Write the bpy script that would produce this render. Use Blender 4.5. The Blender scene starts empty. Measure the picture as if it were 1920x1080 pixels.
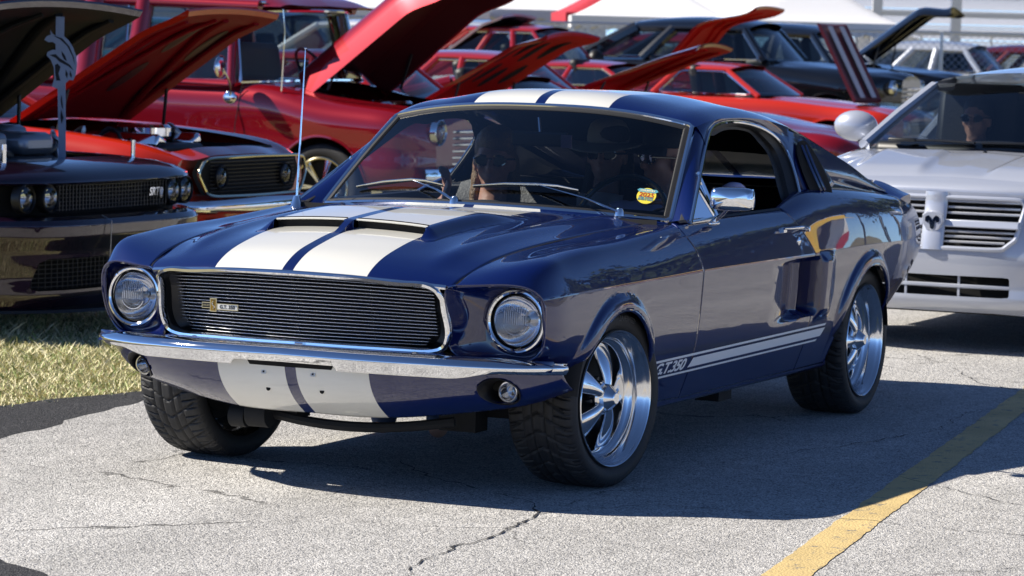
import bpy, bmesh, math, random
import numpy as np
from mathutils import Vector, Matrix, Euler
from mathutils.bvhtree import BVHTree
random.seed(7); RNG = np.random.default_rng(7)
SC = bpy.context.scene
COL = SC.collection

# ------------------------------------------------------------------ camera
CAM_LOC = (10.3284, 5.1181, 1.5566)
CAM_F = Vector((-0.9082, -0.4113, -0.0774)).normalized()
_r0 = CAM_F.cross(Vector((0, 0, 1))).normalized(); _u0 = _r0.cross(CAM_F)
CAM_ROLL = 0.0272
CAM_R = math.cos(CAM_ROLL)*_r0 + math.sin(CAM_ROLL)*_u0
CAM_U = -math.sin(CAM_ROLL)*_r0 + math.cos(CAM_ROLL)*_u0
cam_d = bpy.data.cameras.new('camera'); cam = bpy.data.objects.new('camera', cam_d); COL.objects.link(cam)
M = Matrix.Identity(4)
for i in range(3):
    M[i][0] = CAM_R[i]; M[i][1] = CAM_U[i]; M[i][2] = -CAM_F[i]; M[i][3] = CAM_LOC[i]
cam.matrix_world = M
cam_d.sensor_width = 36; cam_d.lens = 113.82; cam_d.clip_start = 0.1; cam_d.clip_end = 3000
cam_d.dof.use_dof = True; cam_d.dof.focus_distance = 10.9; cam_d.dof.aperture_fstop = 9.0
SC.camera = cam
# ------------------------------------------------------------------ sky, sun, exposure
SUN = Vector((0.43, -1.10, 1.0)).normalized()
SUN_EL = math.asin(SUN.z); SUN_ROT = math.atan2(SUN.x, SUN.y)
world = bpy.data.worlds.new('World'); SC.world = world; world.use_nodes = True
wn = world.node_tree; bg = wn.nodes['Background']
sky = wn.nodes.new('ShaderNodeTexSky'); sky.sky_type = 'NISHITA'; sky.sun_disc = False
sky.sun_elevation = SUN_EL; sky.sun_rotation = SUN_ROT; sky.altitude = 8000; sky.air_density = 1.0; sky.dust_density = 0.0; sky.ozone_density = 5.0
wn.links.new(sky.outputs[0], bg.inputs[0]); bg.inputs[1].default_value = 0.12
sun_d = bpy.data.lights.new('sun', 'SUN'); sun_d.energy = 5.0; sun_d.angle = math.radians(0.53); sun_d.color = (1.0, 0.93, 0.82)
sun = bpy.data.objects.new('sun', sun_d); COL.objects.link(sun)
sun.rotation_euler = (-SUN).to_track_quat('-Z', 'Y').to_euler(); sun.location = (0, -20, 30)
SC.view_settings.view_transform = 'Standard'; SC.view_settings.look = 'None'
SC.view_settings.exposure = 0.60; SC.view_settings.gamma = 1.0; SC.view_settings.use_curve_mapping = False
SC.render.engine = 'CYCLES'
SC.cycles.max_bounces = 8; SC.cycles.glossy_bounces = 5; SC.cycles.transmission_bounces = 6; SC.cycles.transparent_max_bounces = 12
SC.cycles.use_denoising = True; SC.cycles.caustics_reflective = False; SC.cycles.caustics_refractive = False
SC.cycles.sample_clamp_indirect = 6.0

# ------------------------------------------------------------------ materials
MATS = {}
def newmat(name):
    m = bpy.data.materials.new(name); m.use_nodes = True
    return m, m.node_tree, m.node_tree.nodes['Principled BSDF']
def mat(name, col=(.5, .5, .5), rough=.5, metal=0., coat=0., coatr=.03, spec=.5, noise=0., nscale=20., bump=0., bscale=60., rnoise=0., emit=None):
    if name in MATS: return MATS[name]
    m, nt, b = newmat(name)
    b.inputs['Base Color'].default_value = (*col, 1); b.inputs['Roughness'].default_value = rough
    b.inputs['Metallic'].default_value = metal; b.inputs['Coat Weight'].default_value = coat
    b.inputs['Coat Roughness'].default_value = coatr; b.inputs['Coat IOR'].default_value = 1.68; b.inputs['Specular IOR Level'].default_value = spec
    if noise or bump or rnoise:
        tc = nt.nodes.new('ShaderNodeTexCoord')
        n = nt.nodes.new('ShaderNodeTexNoise'); n.inputs['Scale'].default_value = nscale; n.inputs['Detail'].default_value = 5
        nt.links.new(tc.outputs['Object'], n.inputs['Vector'])
        if noise:
            r = nt.nodes.new('ShaderNodeMapRange'); r.inputs[3].default_value = 1-noise; r.inputs[4].default_value = 1+noise
            nt.links.new(n.outputs['Fac'], r.inputs[0])
            mx = nt.nodes.new('ShaderNodeMix'); mx.data_type = 'RGBA'; mx.blend_type = 'MULTIPLY'; mx.inputs[0].default_value = 1
            mx.inputs[6].default_value = (*col, 1); nt.links.new(r.outputs[0], mx.inputs[7])
            nt.links.new(mx.outputs[2], b.inputs['Base Color'])
        if rnoise:
            r2 = nt.nodes.new('ShaderNodeMapRange'); r2.inputs[3].default_value = max(0, rough-rnoise); r2.inputs[4].default_value = rough+rnoise
            nt.links.new(n.outputs['Fac'], r2.inputs[0]); nt.links.new(r2.outputs[0], b.inputs['Roughness'])
        if bump:
            n2 = nt.nodes.new('ShaderNodeTexNoise'); n2.inputs['Scale'].default_value = bscale; n2.inputs['Detail'].default_value = 3
            nt.links.new(tc.outputs['Object'], n2.inputs['Vector'])
            bp = nt.nodes.new('ShaderNodeBump'); bp.inputs['Strength'].default_value = bump; bp.inputs['Distance'].default_value = .01
            nt.links.new(n2.outputs['Fac'], bp.inputs['Height']); nt.links.new(bp.outputs[0], b.inputs['Normal'])
    if emit: b.inputs['Emission Color'].default_value = (*emit[0], 1); b.inputs['Emission Strength'].default_value = emit[1]
    MATS[name] = m; return m
def paint(name, col, metal=.35, rough=.38, coat=1., peel=.005):
    if name in MATS: return MATS[name]
    m = mat(name, col, rough, metal, coat, .015, spec=.12)
    nt = m.node_tree; b = nt.nodes['Principled BSDF']
    tc = nt.nodes.new('ShaderNodeTexCoord')
    n2 = nt.nodes.new('ShaderNodeTexNoise'); n2.inputs['Scale'].default_value = 7; n2.inputs['Detail'].default_value = 1.5
    nt.links.new(tc.outputs['Object'], n2.inputs['Vector'])
    bp = nt.nodes.new('ShaderNodeBump'); bp.inputs['Strength'].default_value = .35; bp.inputs['Distance'].default_value = peel*.35
    nt.links.new(n2.outputs['Fac'], bp.inputs['Height']); nt.links.new(bp.outputs[0], b.inputs['Coat Normal'])
    return m
def glass(name, tint=(.5, .55, .55), ior=1.5, rough=0., body=0., bodycol=(.02, .03, .04), bumpn=None):
    """thin pane: Fresnel mirror over a tinted see-through sheet"""
    if name in MATS: return MATS[name]
    m = bpy.data.materials.new(name); m.use_nodes = True; nt = m.node_tree; nt.nodes.clear()
    out = nt.nodes.new('ShaderNodeOutputMaterial'); tr = nt.nodes.new('ShaderNodeBsdfTransparent'); tr.inputs[0].default_value = (*tint, 1)
    gl = nt.nodes.new('ShaderNodeBsdfGlossy'); gl.inputs['Roughness'].default_value = rough; gl.inputs[0].default_value = (1, 1, 1, 1)
    fr = nt.nodes.new('ShaderNodeFresnel'); fr.inputs[0].default_value = ior
    mx = nt.nodes.new('ShaderNodeMixShader'); nt.links.new(fr.outputs[0], mx.inputs[0])
    nt.links.new(tr.outputs[0], mx.inputs[1]); nt.links.new(gl.outputs[0], mx.inputs[2])
    if bumpn: bumpn(nt, gl, fr)
    if body:
        df = nt.nodes.new('ShaderNodeBsdfDiffuse'); df.inputs[0].default_value = (*bodycol, 1); m2 = nt.nodes.new('ShaderNodeMixShader'); m2.inputs[0].default_value = body
        nt.links.new(mx.outputs[0], m2.inputs[1]); nt.links.new(df.outputs[0], m2.inputs[2]); mx = m2
    nt.links.new(mx.outputs[0], out.inputs[0]); MATS[name] = m; return m

# ------------------------------------------------------------------ mesh helpers
def obj(name, me, parent=None):
    o = bpy.data.objects.new(name, me); COL.objects.link(o)
    if parent is not None: o.parent = parent
    return o
def tag(o, label=None, cat=None, group=None, kind=None):
    if label: o['label'] = label
    if cat: o['category'] = cat
    if group: o['group'] = group
    if kind: o['kind'] = kind
    return o
def empty(name, loc=(0, 0, 0), rz=0.):
    o = bpy.data.objects.new(name, None); COL.objects.link(o); o.location = loc; o.rotation_euler = (0, 0, rz); o.empty_display_size = .2
    return o
def mesh(name, V, F, m=None, parent=None, smooth=True, sharp=40, mir=False):
    V = np.asarray(V, float)
    if mir: V = V*[1, -1, 1]; F = [tuple(f)[::-1] for f in F]
    me = bpy.data.meshes.new(name)
    me.from_pydata([tuple(v) for v in V], [], [tuple(int(i) for i in f) for f in F])
    if smooth and len(me.polygons):
        me.polygons.foreach_set('use_smooth', [True]*len(me.polygons))
        if sharp: me.set_sharp_from_angle(angle=math.radians(sharp))
    if m is not None: me.materials.append(m)
    me.update()
    if parent is False: return me
    return obj(name, me, parent)
def gridF(nu, nv, wu=False, wv=False, off=0, flip=False):
    F = []
    for i in range(nu if wu else nu-1):
        for j in range(nv if wv else nv-1):
            a = i*nv+j; b = ((i+1) % nu)*nv+j; c = ((i+1) % nu)*nv+(j+1) % nv; d = i*nv+(j+1) % nv
            f = (a+off, b+off, c+off, d+off); F.append(f[::-1] if flip else f)
    return F
def grid(name, P, m=None, parent=None, wu=False, wv=False, flip=False, sharp=40, mir=False, smooth=True):
    P = np.asarray(P, float); nu, nv = P.shape[:2]
    return mesh(name, P.reshape(-1, 3), gridF(nu, nv, wu, wv, 0, flip), m, parent, smooth, sharp, mir)
class MB:
    """collects shapes for ONE mesh"""
    def __init__(s): s.V = []; s.F = []
    def add(s, V, F):
        o = len(s.V); s.V += [tuple(v) for v in np.asarray(V, float)]; s.F += [tuple(i+o for i in f) for f in F]; return s
    def grid(s, P, wu=False, wv=False, flip=False):
        P = np.asarray(P, float); return s.add(P.reshape(-1, 3), gridF(P.shape[0], P.shape[1], wu, wv, 0, flip))
    def box(s, c, d, rot=None):
        x, y, z = np.array(d)/2.
        V = np.array([(-x, -y, -z), (x, -y, -z), (x, y, -z), (-x, y, -z), (-x, -y, z), (x, -y, z), (x, y, z), (-x, y, z)])
        if rot is not None: V = V @ np.array(Euler(rot).to_matrix()).T
        return s.add(V+np.array(c), [(3, 2, 1, 0), (4, 5, 6, 7), (0, 1, 5, 4), (1, 2, 6, 5), (2, 3, 7, 6), (3, 0, 4, 7)])
    def tube(s, path, r, n=8, cap=True, closed=False, flat=1., up=None):
        path = np.asarray(path, float); N = len(path); r = np.broadcast_to(np.asarray(r, float), (N,))
        T = (np.roll(path, -1, 0)-np.roll(path, 1, 0)) if closed else np.gradient(path, axis=0)
        T /= np.linalg.norm(T, axis=1)[:, None]+1e-12
        u = np.array(up, float) if up is not None else (np.array([0, 0, 1.]) if abs(T[0][2]) < .9 else np.array([1., 0, 0]))
        P = np.zeros((N, n, 3))
        for i in range(N):
            a = u-T[i]*(u@T[i]); a /= np.linalg.norm(a)+1e-12
            if up is None: u = a
            b = np.cross(T[i], a)
            for k in range(n):
                an = 2*math.pi*k/n
                P[i, k] = path[i]+r[i]*(math.cos(an)*a*flat+math.sin(an)*b)
        o = len(s.V); s.grid(P, wu=closed, wv=True)
        if cap and not closed:
            s.F.append(tuple(o+k for k in range(n))[::-1]); s.F.append(tuple(o+(N-1)*n+k for k in range(n)))
        return s
    def lathe(s, prof, n=32, c=(0, 0, 0), axis='y', a0=0, a1=2*math.pi):
        """prof: list of (r, t) along the axis"""
        full = abs(a1-a0-2*math.pi) < 1e-6
        an = np.linspace(a0, a1, n, endpoint=not full); prof = np.asarray(prof, float)
        P = np.zeros((n, len(prof), 3)); r = prof[:, 0][None]; t = prof[:, 1][None]
        ca, sa = np.cos(an)[:, None], np.sin(an)[:, None]
        if axis == 'y': P[..., 0] = r*ca; P[..., 1] = t; P[..., 2] = r*sa
        elif axis == 'x': P[..., 0] = t; P[..., 1] = r*ca; P[..., 2] = r*sa
        else: P[..., 0] = r*ca; P[..., 1] = r*sa; P[..., 2] = t
        return s.grid(P+np.array(c), wu=full, flip=(axis == 'y'))
    def prism(s, out, t0, t1, axis='y'):
        """outline (a,b) extruded along axis"""
        out = np.asarray(out, float); n = len(out)
        def put(t):
            P = np.zeros((n, 3))
            if axis == 'y': P[:, 0] = out[:, 0]; P[:, 1] = t; P[:, 2] = out[:, 1]
            elif axis == 'x': P[:, 0] = t; P[:, 1] = out[:, 0]; P[:, 2] = out[:, 1]
            else: P[:, 0] = out[:, 0]; P[:, 1] = out[:, 1]; P[:, 2] = t
            return P
        F = [tuple(range(n)), tuple(range(2*n-1, n-1, -1))]+[(i, n+i, n+(i+1) % n, (i+1) % n) for i in range(n)]
        return s.add(np.vstack([put(t0), put(t1)]), F)
    def sphere(s, c, r, nu=16, nv=10):
        r = np.broadcast_to(np.asarray(r, float), (3,)); th = np.linspace(0, 2*math.pi, nu, endpoint=False); ph = np.linspace(-math.pi/2, math.pi/2, nv)
        P = np.zeros((nu, nv, 3)); P[..., 0] = np.cos(th)[:, None]*np.cos(ph)*r[0]; P[..., 1] = np.sin(th)[:, None]*np.cos(ph)*r[1]; P[..., 2] = np.sin(ph)*r[2]
        return s.grid(P+np.array(c), wu=True)
    def build(s, name, m=None, parent=None, smooth=True, sharp=40, mir=False):
        o = mesh(name, s.V, s.F, m, parent, smooth, sharp, mir)
        me = o if parent is False else o.data
        bm = bmesh.new(); bm.from_mesh(me); bmesh.ops.recalc_face_normals(bm, faces=bm.faces); bm.to_mesh(me); bm.free()
        return o
def bevel(o, w=.01, seg=2, ang=35):
    md = o.modifiers.new('bevel', 'BEVEL'); md.width = w; md.segments = seg; md.limit_method = 'ANGLE'; md.angle_limit = math.radians(ang); return o
def solid(o, t, off=-1):
    md = o.modifiers.new('solid', 'SOLIDIFY'); md.thickness = t; md.offset = off; return o
def nspl(t, Y, tt):
    """natural cubic spline through (t,Y) at tt"""
    t = np.asarray(t, float); Y = np.asarray(Y, float); tt = np.asarray(tt, float)
    one = Y.ndim == 1
    if one: Y = Y[:, None]
    n = len(t)
    if n == 2:
        w = ((tt-t[0])/(t[1]-t[0]))[:, None]; R = Y[0]*(1-w)+Y[1]*w
        return R[:, 0] if one else R
    h = np.diff(t); A = np.zeros((n, n)); B = np.zeros((n, Y.shape[1])); A[0, 0] = A[-1, -1] = 1
    for i in range(1, n-1):
        A[i, i-1] = h[i-1]; A[i, i] = 2*(h[i-1]+h[i]); A[i, i+1] = h[i]
        B[i] = 6*((Y[i+1]-Y[i])/h[i]-(Y[i]-Y[i-1])/h[i-1])
    Mm = np.linalg.solve(A, B); k = np.clip(np.searchsorted(t, tt)-1, 0, n-2)
    hk = h[k][:, None]; a = ((t[k+1]-tt)[:, None])/hk; b = 1-a
    R = a*Y[k]+b*Y[k+1]+((a**3-a)*Mm[k]+(b**3-b)*Mm[k+1])*hk**2/6
    return R[:, 0] if one else R
def lin(xs, ys):
    xs = np.asarray(xs, float); ys = np.asarray(ys, float); o = np.argsort(xs); xs = xs[o]; ys = ys[o]
    return lambda x: np.interp(x, xs, ys)
def cub(xs, ys):
    xs = np.asarray(xs, float); ys = np.asarray(ys, float); o = np.argsort(xs); xs = xs[o]; ys = ys[o]
    def f(x):
        x = np.asarray(x, float); sh = x.shape
        return nspl(xs, ys, np.clip(x.ravel(), xs[0], xs[-1])).reshape(sh)
    return f
def curve3(pts, n):
    pts = np.asarray(pts, float); d = np.r_[0, np.cumsum(np.linalg.norm(np.diff(pts, axis=0), axis=1))]
    return nspl(d, pts, np.linspace(0, d[-1], n))
def net(N, nu, segs):
    """interpolating patch through a net of stations x rails; segs = (first rail, last rail, samples), a crease between segs"""
    N = np.asarray(N, float); d = np.linalg.norm(np.diff(N, axis=0), axis=2).mean(1); t = np.r_[0, np.cumsum(d)]
    A = np.stack([nspl(t, N[:, k], np.linspace(0, t[-1], nu)) for k in range(N.shape[1])], 1)
    out = []
    for q, (a, b, n) in enumerate(segs):
        S = A[:, a:b+1]; dv = np.linalg.norm(np.diff(S, axis=1), axis=2).mean(0); tv = np.r_[0, np.cumsum(dv)]
        R = np.stack([nspl(tv, S[i], np.linspace(0, tv[-1], n)) for i in range(nu)], 0)
        out.append(R if q == 0 else R[:, 1:])
    return np.concatenate(out, 1)
def cutgrid(P, phi):
    """drop the part of a grid where phi<0, its edge snapped onto phi=0"""
    nu, nv = P.shape[:2]; V = P.reshape(-1, 3).copy(); s = phi(V); idx = np.arange(nu*nv).reshape(nu, nv)
    E = np.vstack([np.c_[idx[:-1].ravel(), idx[1:].ravel()], np.c_[idx[:, :-1].ravel(), idx[:, 1:].ravel()]])
    E = E[s[E[:, 0]]*s[E[:, 1]] < 0]
    V0 = V.copy(); s0 = s.copy()
    key = np.minimum(abs(s[E[:, 0]]), abs(s[E[:, 1]]))/(abs(s[E[:, 0]])+abs(s[E[:, 1]]))
    for a, b in E[np.argsort(key)]:
        if s[a]*s[b] >= 0: continue
        if abs(s[a]) > abs(s[b]): a, b = b, a
        w = s0[a]/(s0[a]-s0[b]) if s0[a] != s0[b] else 0
        V[a] = V0[a]+(V0[b]-V0[a])*w; s[a] = 0
    F = []
    for f in gridF(nu, nv):
        sv = [s[i] for i in f]
        if min(sv) >= 0:
            if max(sv) > 0: F.append(f)
        elif max(sv) > 0:
            k = [i for i in f if s[i] >= 0]
            if len(k) >= 3: F.append(tuple(k))
    used = np.unique([i for f in F for i in f]) if F else np.array([], int); mp = -np.ones(len(V), int); mp[used] = np.arange(len(used))
    return V[used], [tuple(mp[i] for i in f) for f in F]
def poly_sd(poly):
    """signed distance to a closed polygon (2D), positive inside"""
    poly = np.asarray(poly, float)
    def f(q):
        q = np.asarray(q, float); A = poly; B = np.roll(poly, -1, 0); d = np.full(len(q), 1e9); ins = np.zeros(len(q), bool)
        for a, b in zip(A, B):
            ab = b-a; t = np.clip(((q-a)@ab)/(ab@ab+1e-15), 0, 1); d = np.minimum(d, np.linalg.norm(q-(a+t[:, None]*ab), axis=1))
            c = ((a[1] > q[:, 1]) != (b[1] > q[:, 1])) & (q[:, 0] < (b[0]-a[0])*(q[:, 1]-a[1])/(b[1]-a[1]+1e-15)+a[0]); ins ^= c
        return np.where(ins, d, -d)
    return f
def sstep(a, b, x):
    t = np.clip((np.asarray(x, float)-a)/(b-a), 0, 1); return t*t*(3-2*t)
def text_mesh(s, size=.1, extrude=.001, shear=0., bold=0., spacing=1.):
    cu = bpy.data.curves.new('t', 'FONT'); cu.body = s; cu.size = size; cu.extrude = extrude; cu.shear = shear; cu.offset = bold; cu.space_character = spacing
    cu.align_x = 'CENTER'; cu.align_y = 'CENTER'; cu.resolution_u = 4
    o = bpy.data.objects.new('t', cu); COL.objects.link(o); dg = bpy.context.evaluated_depsgraph_get(); dg.update()
    me = bpy.data.meshes.new_from_object(o.evaluated_get(dg)); V = np.array([v.co[:] for v in me.vertices]); F = [tuple(p.vertices) for p in me.polygons]
    bpy.data.objects.remove(o); bpy.data.curves.remove(cu); bpy.data.meshes.remove(me)
    return V.reshape(-1, 3), F
def copy_tree(o, parent=None):
    c = o.copy(); COL.objects.link(c); c.parent = parent
    for ch in list(o.children): copy_tree(ch, c)
    return c
# ------------------------------------------------------------------ ground
def asphalt(name, base, dark, light, crack=True, speck=1.):
    m, nt, b = newmat(name); L = nt.links; N = nt.nodes.new
    tc = N('ShaderNodeTexCoord')
    def noise(sc, det=4, rough=.6):
        n = N('ShaderNodeTexNoise'); n.inputs['Scale'].default_value = sc; n.inputs['Detail'].default_value = det; n.inputs['Roughness'].default_value = rough
        L.new(tc.outputs['Object'], n.inputs['Vector']); return n
    v = N('ShaderNodeTexVoronoi'); v.inputs['Scale'].default_value = 165; L.new(tc.outputs['Object'], v.inputs['Vector'])
    v2 = N('ShaderNodeTexVoronoi'); v2.inputs['Scale'].default_value = 48; L.new(tc.outputs['Object'], v2.inputs['Vector'])
    sep = N('ShaderNodeSeparateColor'); L.new(v.outputs['Color'], sep.inputs[0])
    cr = N('ShaderNodeValToRGB'); e = cr.color_ramp.elements
    e[0].position = 0.; e[0].color = (*dark, 1); e[1].position = 1.; e[1].color = (*light, 1)
    a = cr.color_ramp.elements.new(.22); a.color = (*dark, 1); a2 = cr.color_ramp.elements.new(.40); a2.color = (*base, 1); a3 = cr.color_ramp.elements.new(.8); a3.color = (*base, 1)
    L.new(sep.outputs[0], cr.inputs[0])
    dk = N('ShaderNodeMapRange'); dk.inputs[1].default_value = .25; dk.inputs[2].default_value = .62; dk.inputs[3].default_value = 1.; dk.inputs[4].default_value = .62
    L.new(v.outputs['Distance'], dk.inputs[0])
    big = noise(.55, 6, .65); br = N('ShaderNodeMapRange'); br.inputs[1].default_value = .3; br.inputs[2].default_value = .7; br.inputs[3].default_value = .86; br.inputs[4].default_value = 1.08
    L.new(big.outputs['Fac'], br.inputs[0])
    mid = noise(9, 5, .7); mr = N('ShaderNodeMapRange'); mr.inputs[1].default_value = .3; mr.inputs[2].default_value = .7; mr.inputs[3].default_value = .86; mr.inputs[4].default_value = 1.12
    L.new(mid.outputs['Fac'], mr.inputs[0])
    def mul(a, b):
        n = N('ShaderNodeMath'); n.operation = 'MULTIPLY'; L.new(a, n.inputs[0]); L.new(b, n.inputs[1]); return n.outputs[0]
    k = mul(mul(br.outputs[0], mr.outputs[0]), dk.outputs[0])
    # wheel tracks and drip stains along the lane
    mp = N('ShaderNodeMapping'); mp.inputs['Scale'].default_value = (.12, 1.5, 1); mp.inputs['Rotation'].default_value = (0, 0, -.14); L.new(tc.outputs['Object'], mp.inputs[0])
    st = N('ShaderNodeTexNoise'); st.inputs['Scale'].default_value = 1.; st.inputs['Detail'].default_value = 4; L.new(mp.outputs[0], st.inputs['Vector'])
    sr = N('ShaderNodeMapRange'); sr.inputs[1].default_value = .35; sr.inputs[2].default_value = .65; sr.inputs[3].default_value = .84; sr.inputs[4].default_value = 1.06; L.new(st.outputs['Fac'], sr.inputs[0])
    bl = noise(2.6, 2, .5); b2 = N('ShaderNodeMapRange'); b2.inputs[1].default_value = .68; b2.inputs[2].default_value = .78; b2.inputs[3].default_value = 1.; b2.inputs[4].default_value = .72; L.new(bl.outputs['Fac'], b2.inputs[0])
    k = mul(mul(k, sr.outputs[0]), b2.outputs[0])
    if crack:
        w = noise(1.7, 6, .7); ad = N('ShaderNodeVectorMath'); ad.operation = 'MULTIPLY_ADD'
        ad.inputs[1].default_value = (.5, .5, 0); L.new(w.outputs['Color'], ad.inputs[0]); L.new(tc.outputs['Object'], ad.inputs[2])
        vc = N('ShaderNodeTexVoronoi'); vc.feature = 'DISTANCE_TO_EDGE'; vc.inputs['Scale'].default_value = .62; L.new(ad.outputs[0], vc.inputs['Vector'])
        c1 = N('ShaderNodeMapRange'); c1.inputs[1].default_value = .0015; c1.inputs[2].default_value = .0055; c1.inputs[3].default_value = .3; c1.inputs[4].default_value = 1.
        L.new(vc.outputs['Distance'], c1.inputs[0])
        # cracks open only in places
        g = noise(.9, 3, .6); gr = N('ShaderNodeMapRange'); gr.inputs[1].default_value = .50; gr.inputs[2].default_value = .58; gr.inputs[3].default_value = 1.; gr.inputs[4].default_value = 0.
        L.new(g.outputs['Fac'], gr.inputs[0]); mxx = N('ShaderNodeMath'); mxx.operation = 'MAXIMUM'; L.new(c1.outputs[0], mxx.inputs[0]); L.new(gr.outputs[0], mxx.inputs[1])
        k = mul(k, mxx.outputs[0])
    mx = N('ShaderNodeMix'); mx.data_type = 'RGBA'; mx.blend_type = 'MULTIPLY'; mx.inputs[0].default_value = 1
    L.new(cr.outputs[0], mx.inputs[6]); L.new(k, mx.inputs[7]); L.new(mx.outputs[2], b.inputs['Base Color'])
    b.inputs['Roughness'].default_value = .9; b.inputs['Specular IOR Level'].default_value = .25
    h = N('ShaderNodeMath'); h.operation = 'ADD'; L.new(v.outputs['Distance'], h.inputs[0]); L.new(v2.outputs['Distance'], h.inputs[1])
    bp = N('ShaderNodeBump'); bp.invert = True; bp.inputs['Strength'].default_value = .9; bp.inputs['Distance'].default_value = .0048*speck
    L.new(h.outputs[0], bp.inputs['Height']); L.new(bp.outputs[0], b.inputs['Normal'])
    return m
M_LANE = asphalt('worn_asphalt', (.80, .78, .745), (.40, .392, .38), (.87, .85, .82))
M_PATCH = asphalt('dark_asphalt', (.085, .085, .09), (.035, .035, .038), (.15, .15, .15), crack=False)
M_FIELD = mat('dry_turf', (.24, .21, .10), .95, noise=.5, nscale=9, bump=.6, bscale=40)
def sheet(name, poly, z, m, parent=None):
    V = [(x, y, z) for x, y in poly]; o = mesh(name, V, [tuple(range(len(V)))], m, parent, smooth=False); o['kind'] = 'structure'; return o
sheet('ground', [(-900, -900), (900, -900), (900, 900), (-900, 900)], -.03, M_FIELD)
def jag(a, b, n, amp, seed):
    r = np.random.default_rng(seed); a = np.array(a, float); b = np.array(b, float); t = np.linspace(0, 1, n); d = b-a; nn = np.array([-d[1], d[0]])/np.linalg.norm(d)
    w = r.normal(0, amp, n); w[1:-1] = (w[:-2]+w[1:-1]+w[2:])/2; w[0] = w[-1] = 0
    return [tuple(a+d*tt+nn*ww) for tt, ww in zip(t, w)]
# driving lane, its left edge worn ragged against the strip of dark patching
edge = [(-160, -2.15)]+jag((-60, -2.1), (-6, -1.95), 40, .03, 1)+jag((-6, -1.95), (-1.2, -1.79), 30, .02, 2)+jag((-1.2, -1.79), (.09, -1.6), 14, .015, 3)+jag((.09, -1.6), (4., -1.0), 24, .02, 4)+[(60, 3.)]
lane_road = sheet('road', edge+[(60, 60), (-160, 60)], 0., M_LANE)
pe = jag((-60, -2.5), (-4.2, -2.36), 40, .05, 5)+jag((-4.2, -2.36), (-1.62, -2.08), 18, .035, 6)+jag((-1.62, -2.08), (-.85, -2.24), 8, .03, 7)+jag((-.85, -2.24), (4, -2.5), 20, .05, 8)
sheet('path', pe+[(60, -2.5), (60, 8.), (-60, 8.)], -.012, M_PATCH)
# dark corner of patching at the lower left of the lane
sheet('road_patch', jag((2.447, -.059), (2.604, .204), 6, .012, 9)+[(3.2, .45), (4.2, .2), (3.6, -.9), (2.6, -.6)], .004, M_PATCH)
# yellow line
def line_mat():
    m, nt, b = newmat('yellow_line'); L = nt.links; N = nt.nodes.new; tc = N('ShaderNodeTexCoord')
    v = N('ShaderNodeTexVoronoi'); v.inputs['Scale'].default_value = 120; L.new(tc.outputs['Object'], v.inputs['Vector'])
    n = N('ShaderNodeTexNoise'); n.inputs['Scale'].default_value = 14; n.inputs['Detail'].default_value = 8; n.inputs['Roughness'].default_value = .75; L.new(tc.outputs['Object'], n.inputs['Vector'])
    r = N('ShaderNodeMapRange'); r.inputs[1].default_value = .555; r.inputs[2].default_value = .63; L.new(n.outputs['Fac'], r.inputs[0])
    n3 = N('ShaderNodeTexNoise'); n3.inputs['Scale'].default_value = 3; n3.inputs['Detail'].default_value = 4; L.new(tc.outputs['Object'], n3.inputs['Vector'])
    r3 = N('ShaderNodeMapRange'); r3.inputs[1].default_value = .3; r3.inputs[2].default_value = .7; r3.inputs[3].default_value = .82; r3.inputs[4].default_value = 1.08; L.new(n3.outputs['Fac'], r3.inputs[0])
    mx = N('ShaderNodeMix'); mx.data_type = 'RGBA'; mx.inputs[6].default_value = (.67, .50, .22, 1); mx.inputs[7].default_value = (.24, .22, .18, 1); L.new(r.outputs[0], mx.inputs[0])
    m2 = N('ShaderNodeMix'); m2.data_type = 'RGBA'; m2.blend_type = 'MULTIPLY'; m2.inputs[0].default_value = 1; L.new(mx.outputs[2], m2.inputs[6]); L.new(r3.outputs[0], m2.inputs[7])
    L.new(m2.outputs[2], b.inputs['Base Color']); b.inputs['Roughness'].default_value = .7
    bp = N('ShaderNodeBump'); bp.invert = True; bp.inputs['Strength'].default_value = .6; bp.inputs['Distance'].default_value = .004; L.new(v.outputs['Distance'], bp.inputs['Height']); L.new(bp.outputs[0], b.inputs['Normal'])
    return m
lnA = np.array([1.459, 1.925]); lnB = np.array([-4.237, 1.137]); lw = np.array([1.374, 2.052])
dl = (lnB-lnA)/np.linalg.norm(lnB-lnA); nl = np.array([-dl[1], dl[0]]);
wd = abs((lw-lnA)@nl); sgn = np.sign((lw-lnA)@nl)
a0 = lnA-dl*6; b0 = lnA+dl*80
la = jag(a0, b0, 2600, .0035, 11); lb = jag(b0+nl*sgn*wd, a0+nl*sgn*wd, 2600, .0035, 12)
n = len(la); V = [(x, y, .0025) for x, y in la+lb]
yl = mesh('road_marking', V, [(i, i+1, 2*n-2-i, 2*n-1-i) for i in range(n-1)], line_mat(), None, smooth=False); yl['kind'] = 'structure'
# open cracks in the lane
M_CRACK = mat('crack', (.03, .03, .032), .95)
def crack(pts, w, seed, name='road_crack'):
    r = np.random.default_rng(seed); P = []
    for a, b in zip(pts[:-1], pts[1:]):
        P += jag(a, b, max(4, int(np.hypot(b[0]-a[0], b[1]-a[1])/.03)), .012, int(r.integers(1e6)))[:-1]
    P = np.array(P+[pts[-1]]); T = np.gradient(P, axis=0); T /= np.linalg.norm(T, axis=1)[:, None]+1e-9; nn = np.c_[-T[:, 1], T[:, 0]]
    ww = w*np.abs(r.normal(.7, .5, len(P)))*np.sin(np.linspace(.15, math.pi-.1, len(P)))**.4
    A = P+nn*ww[:, None]/2; B = P-nn*ww[:, None]/2; n = len(P)
    o = mesh(name, [(x, y, .003) for x, y in np.vstack([A, B])], [(i, n+i, n+i+1, i+1) for i in range(n-1)], M_CRACK, lane_road, smooth=False)
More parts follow.
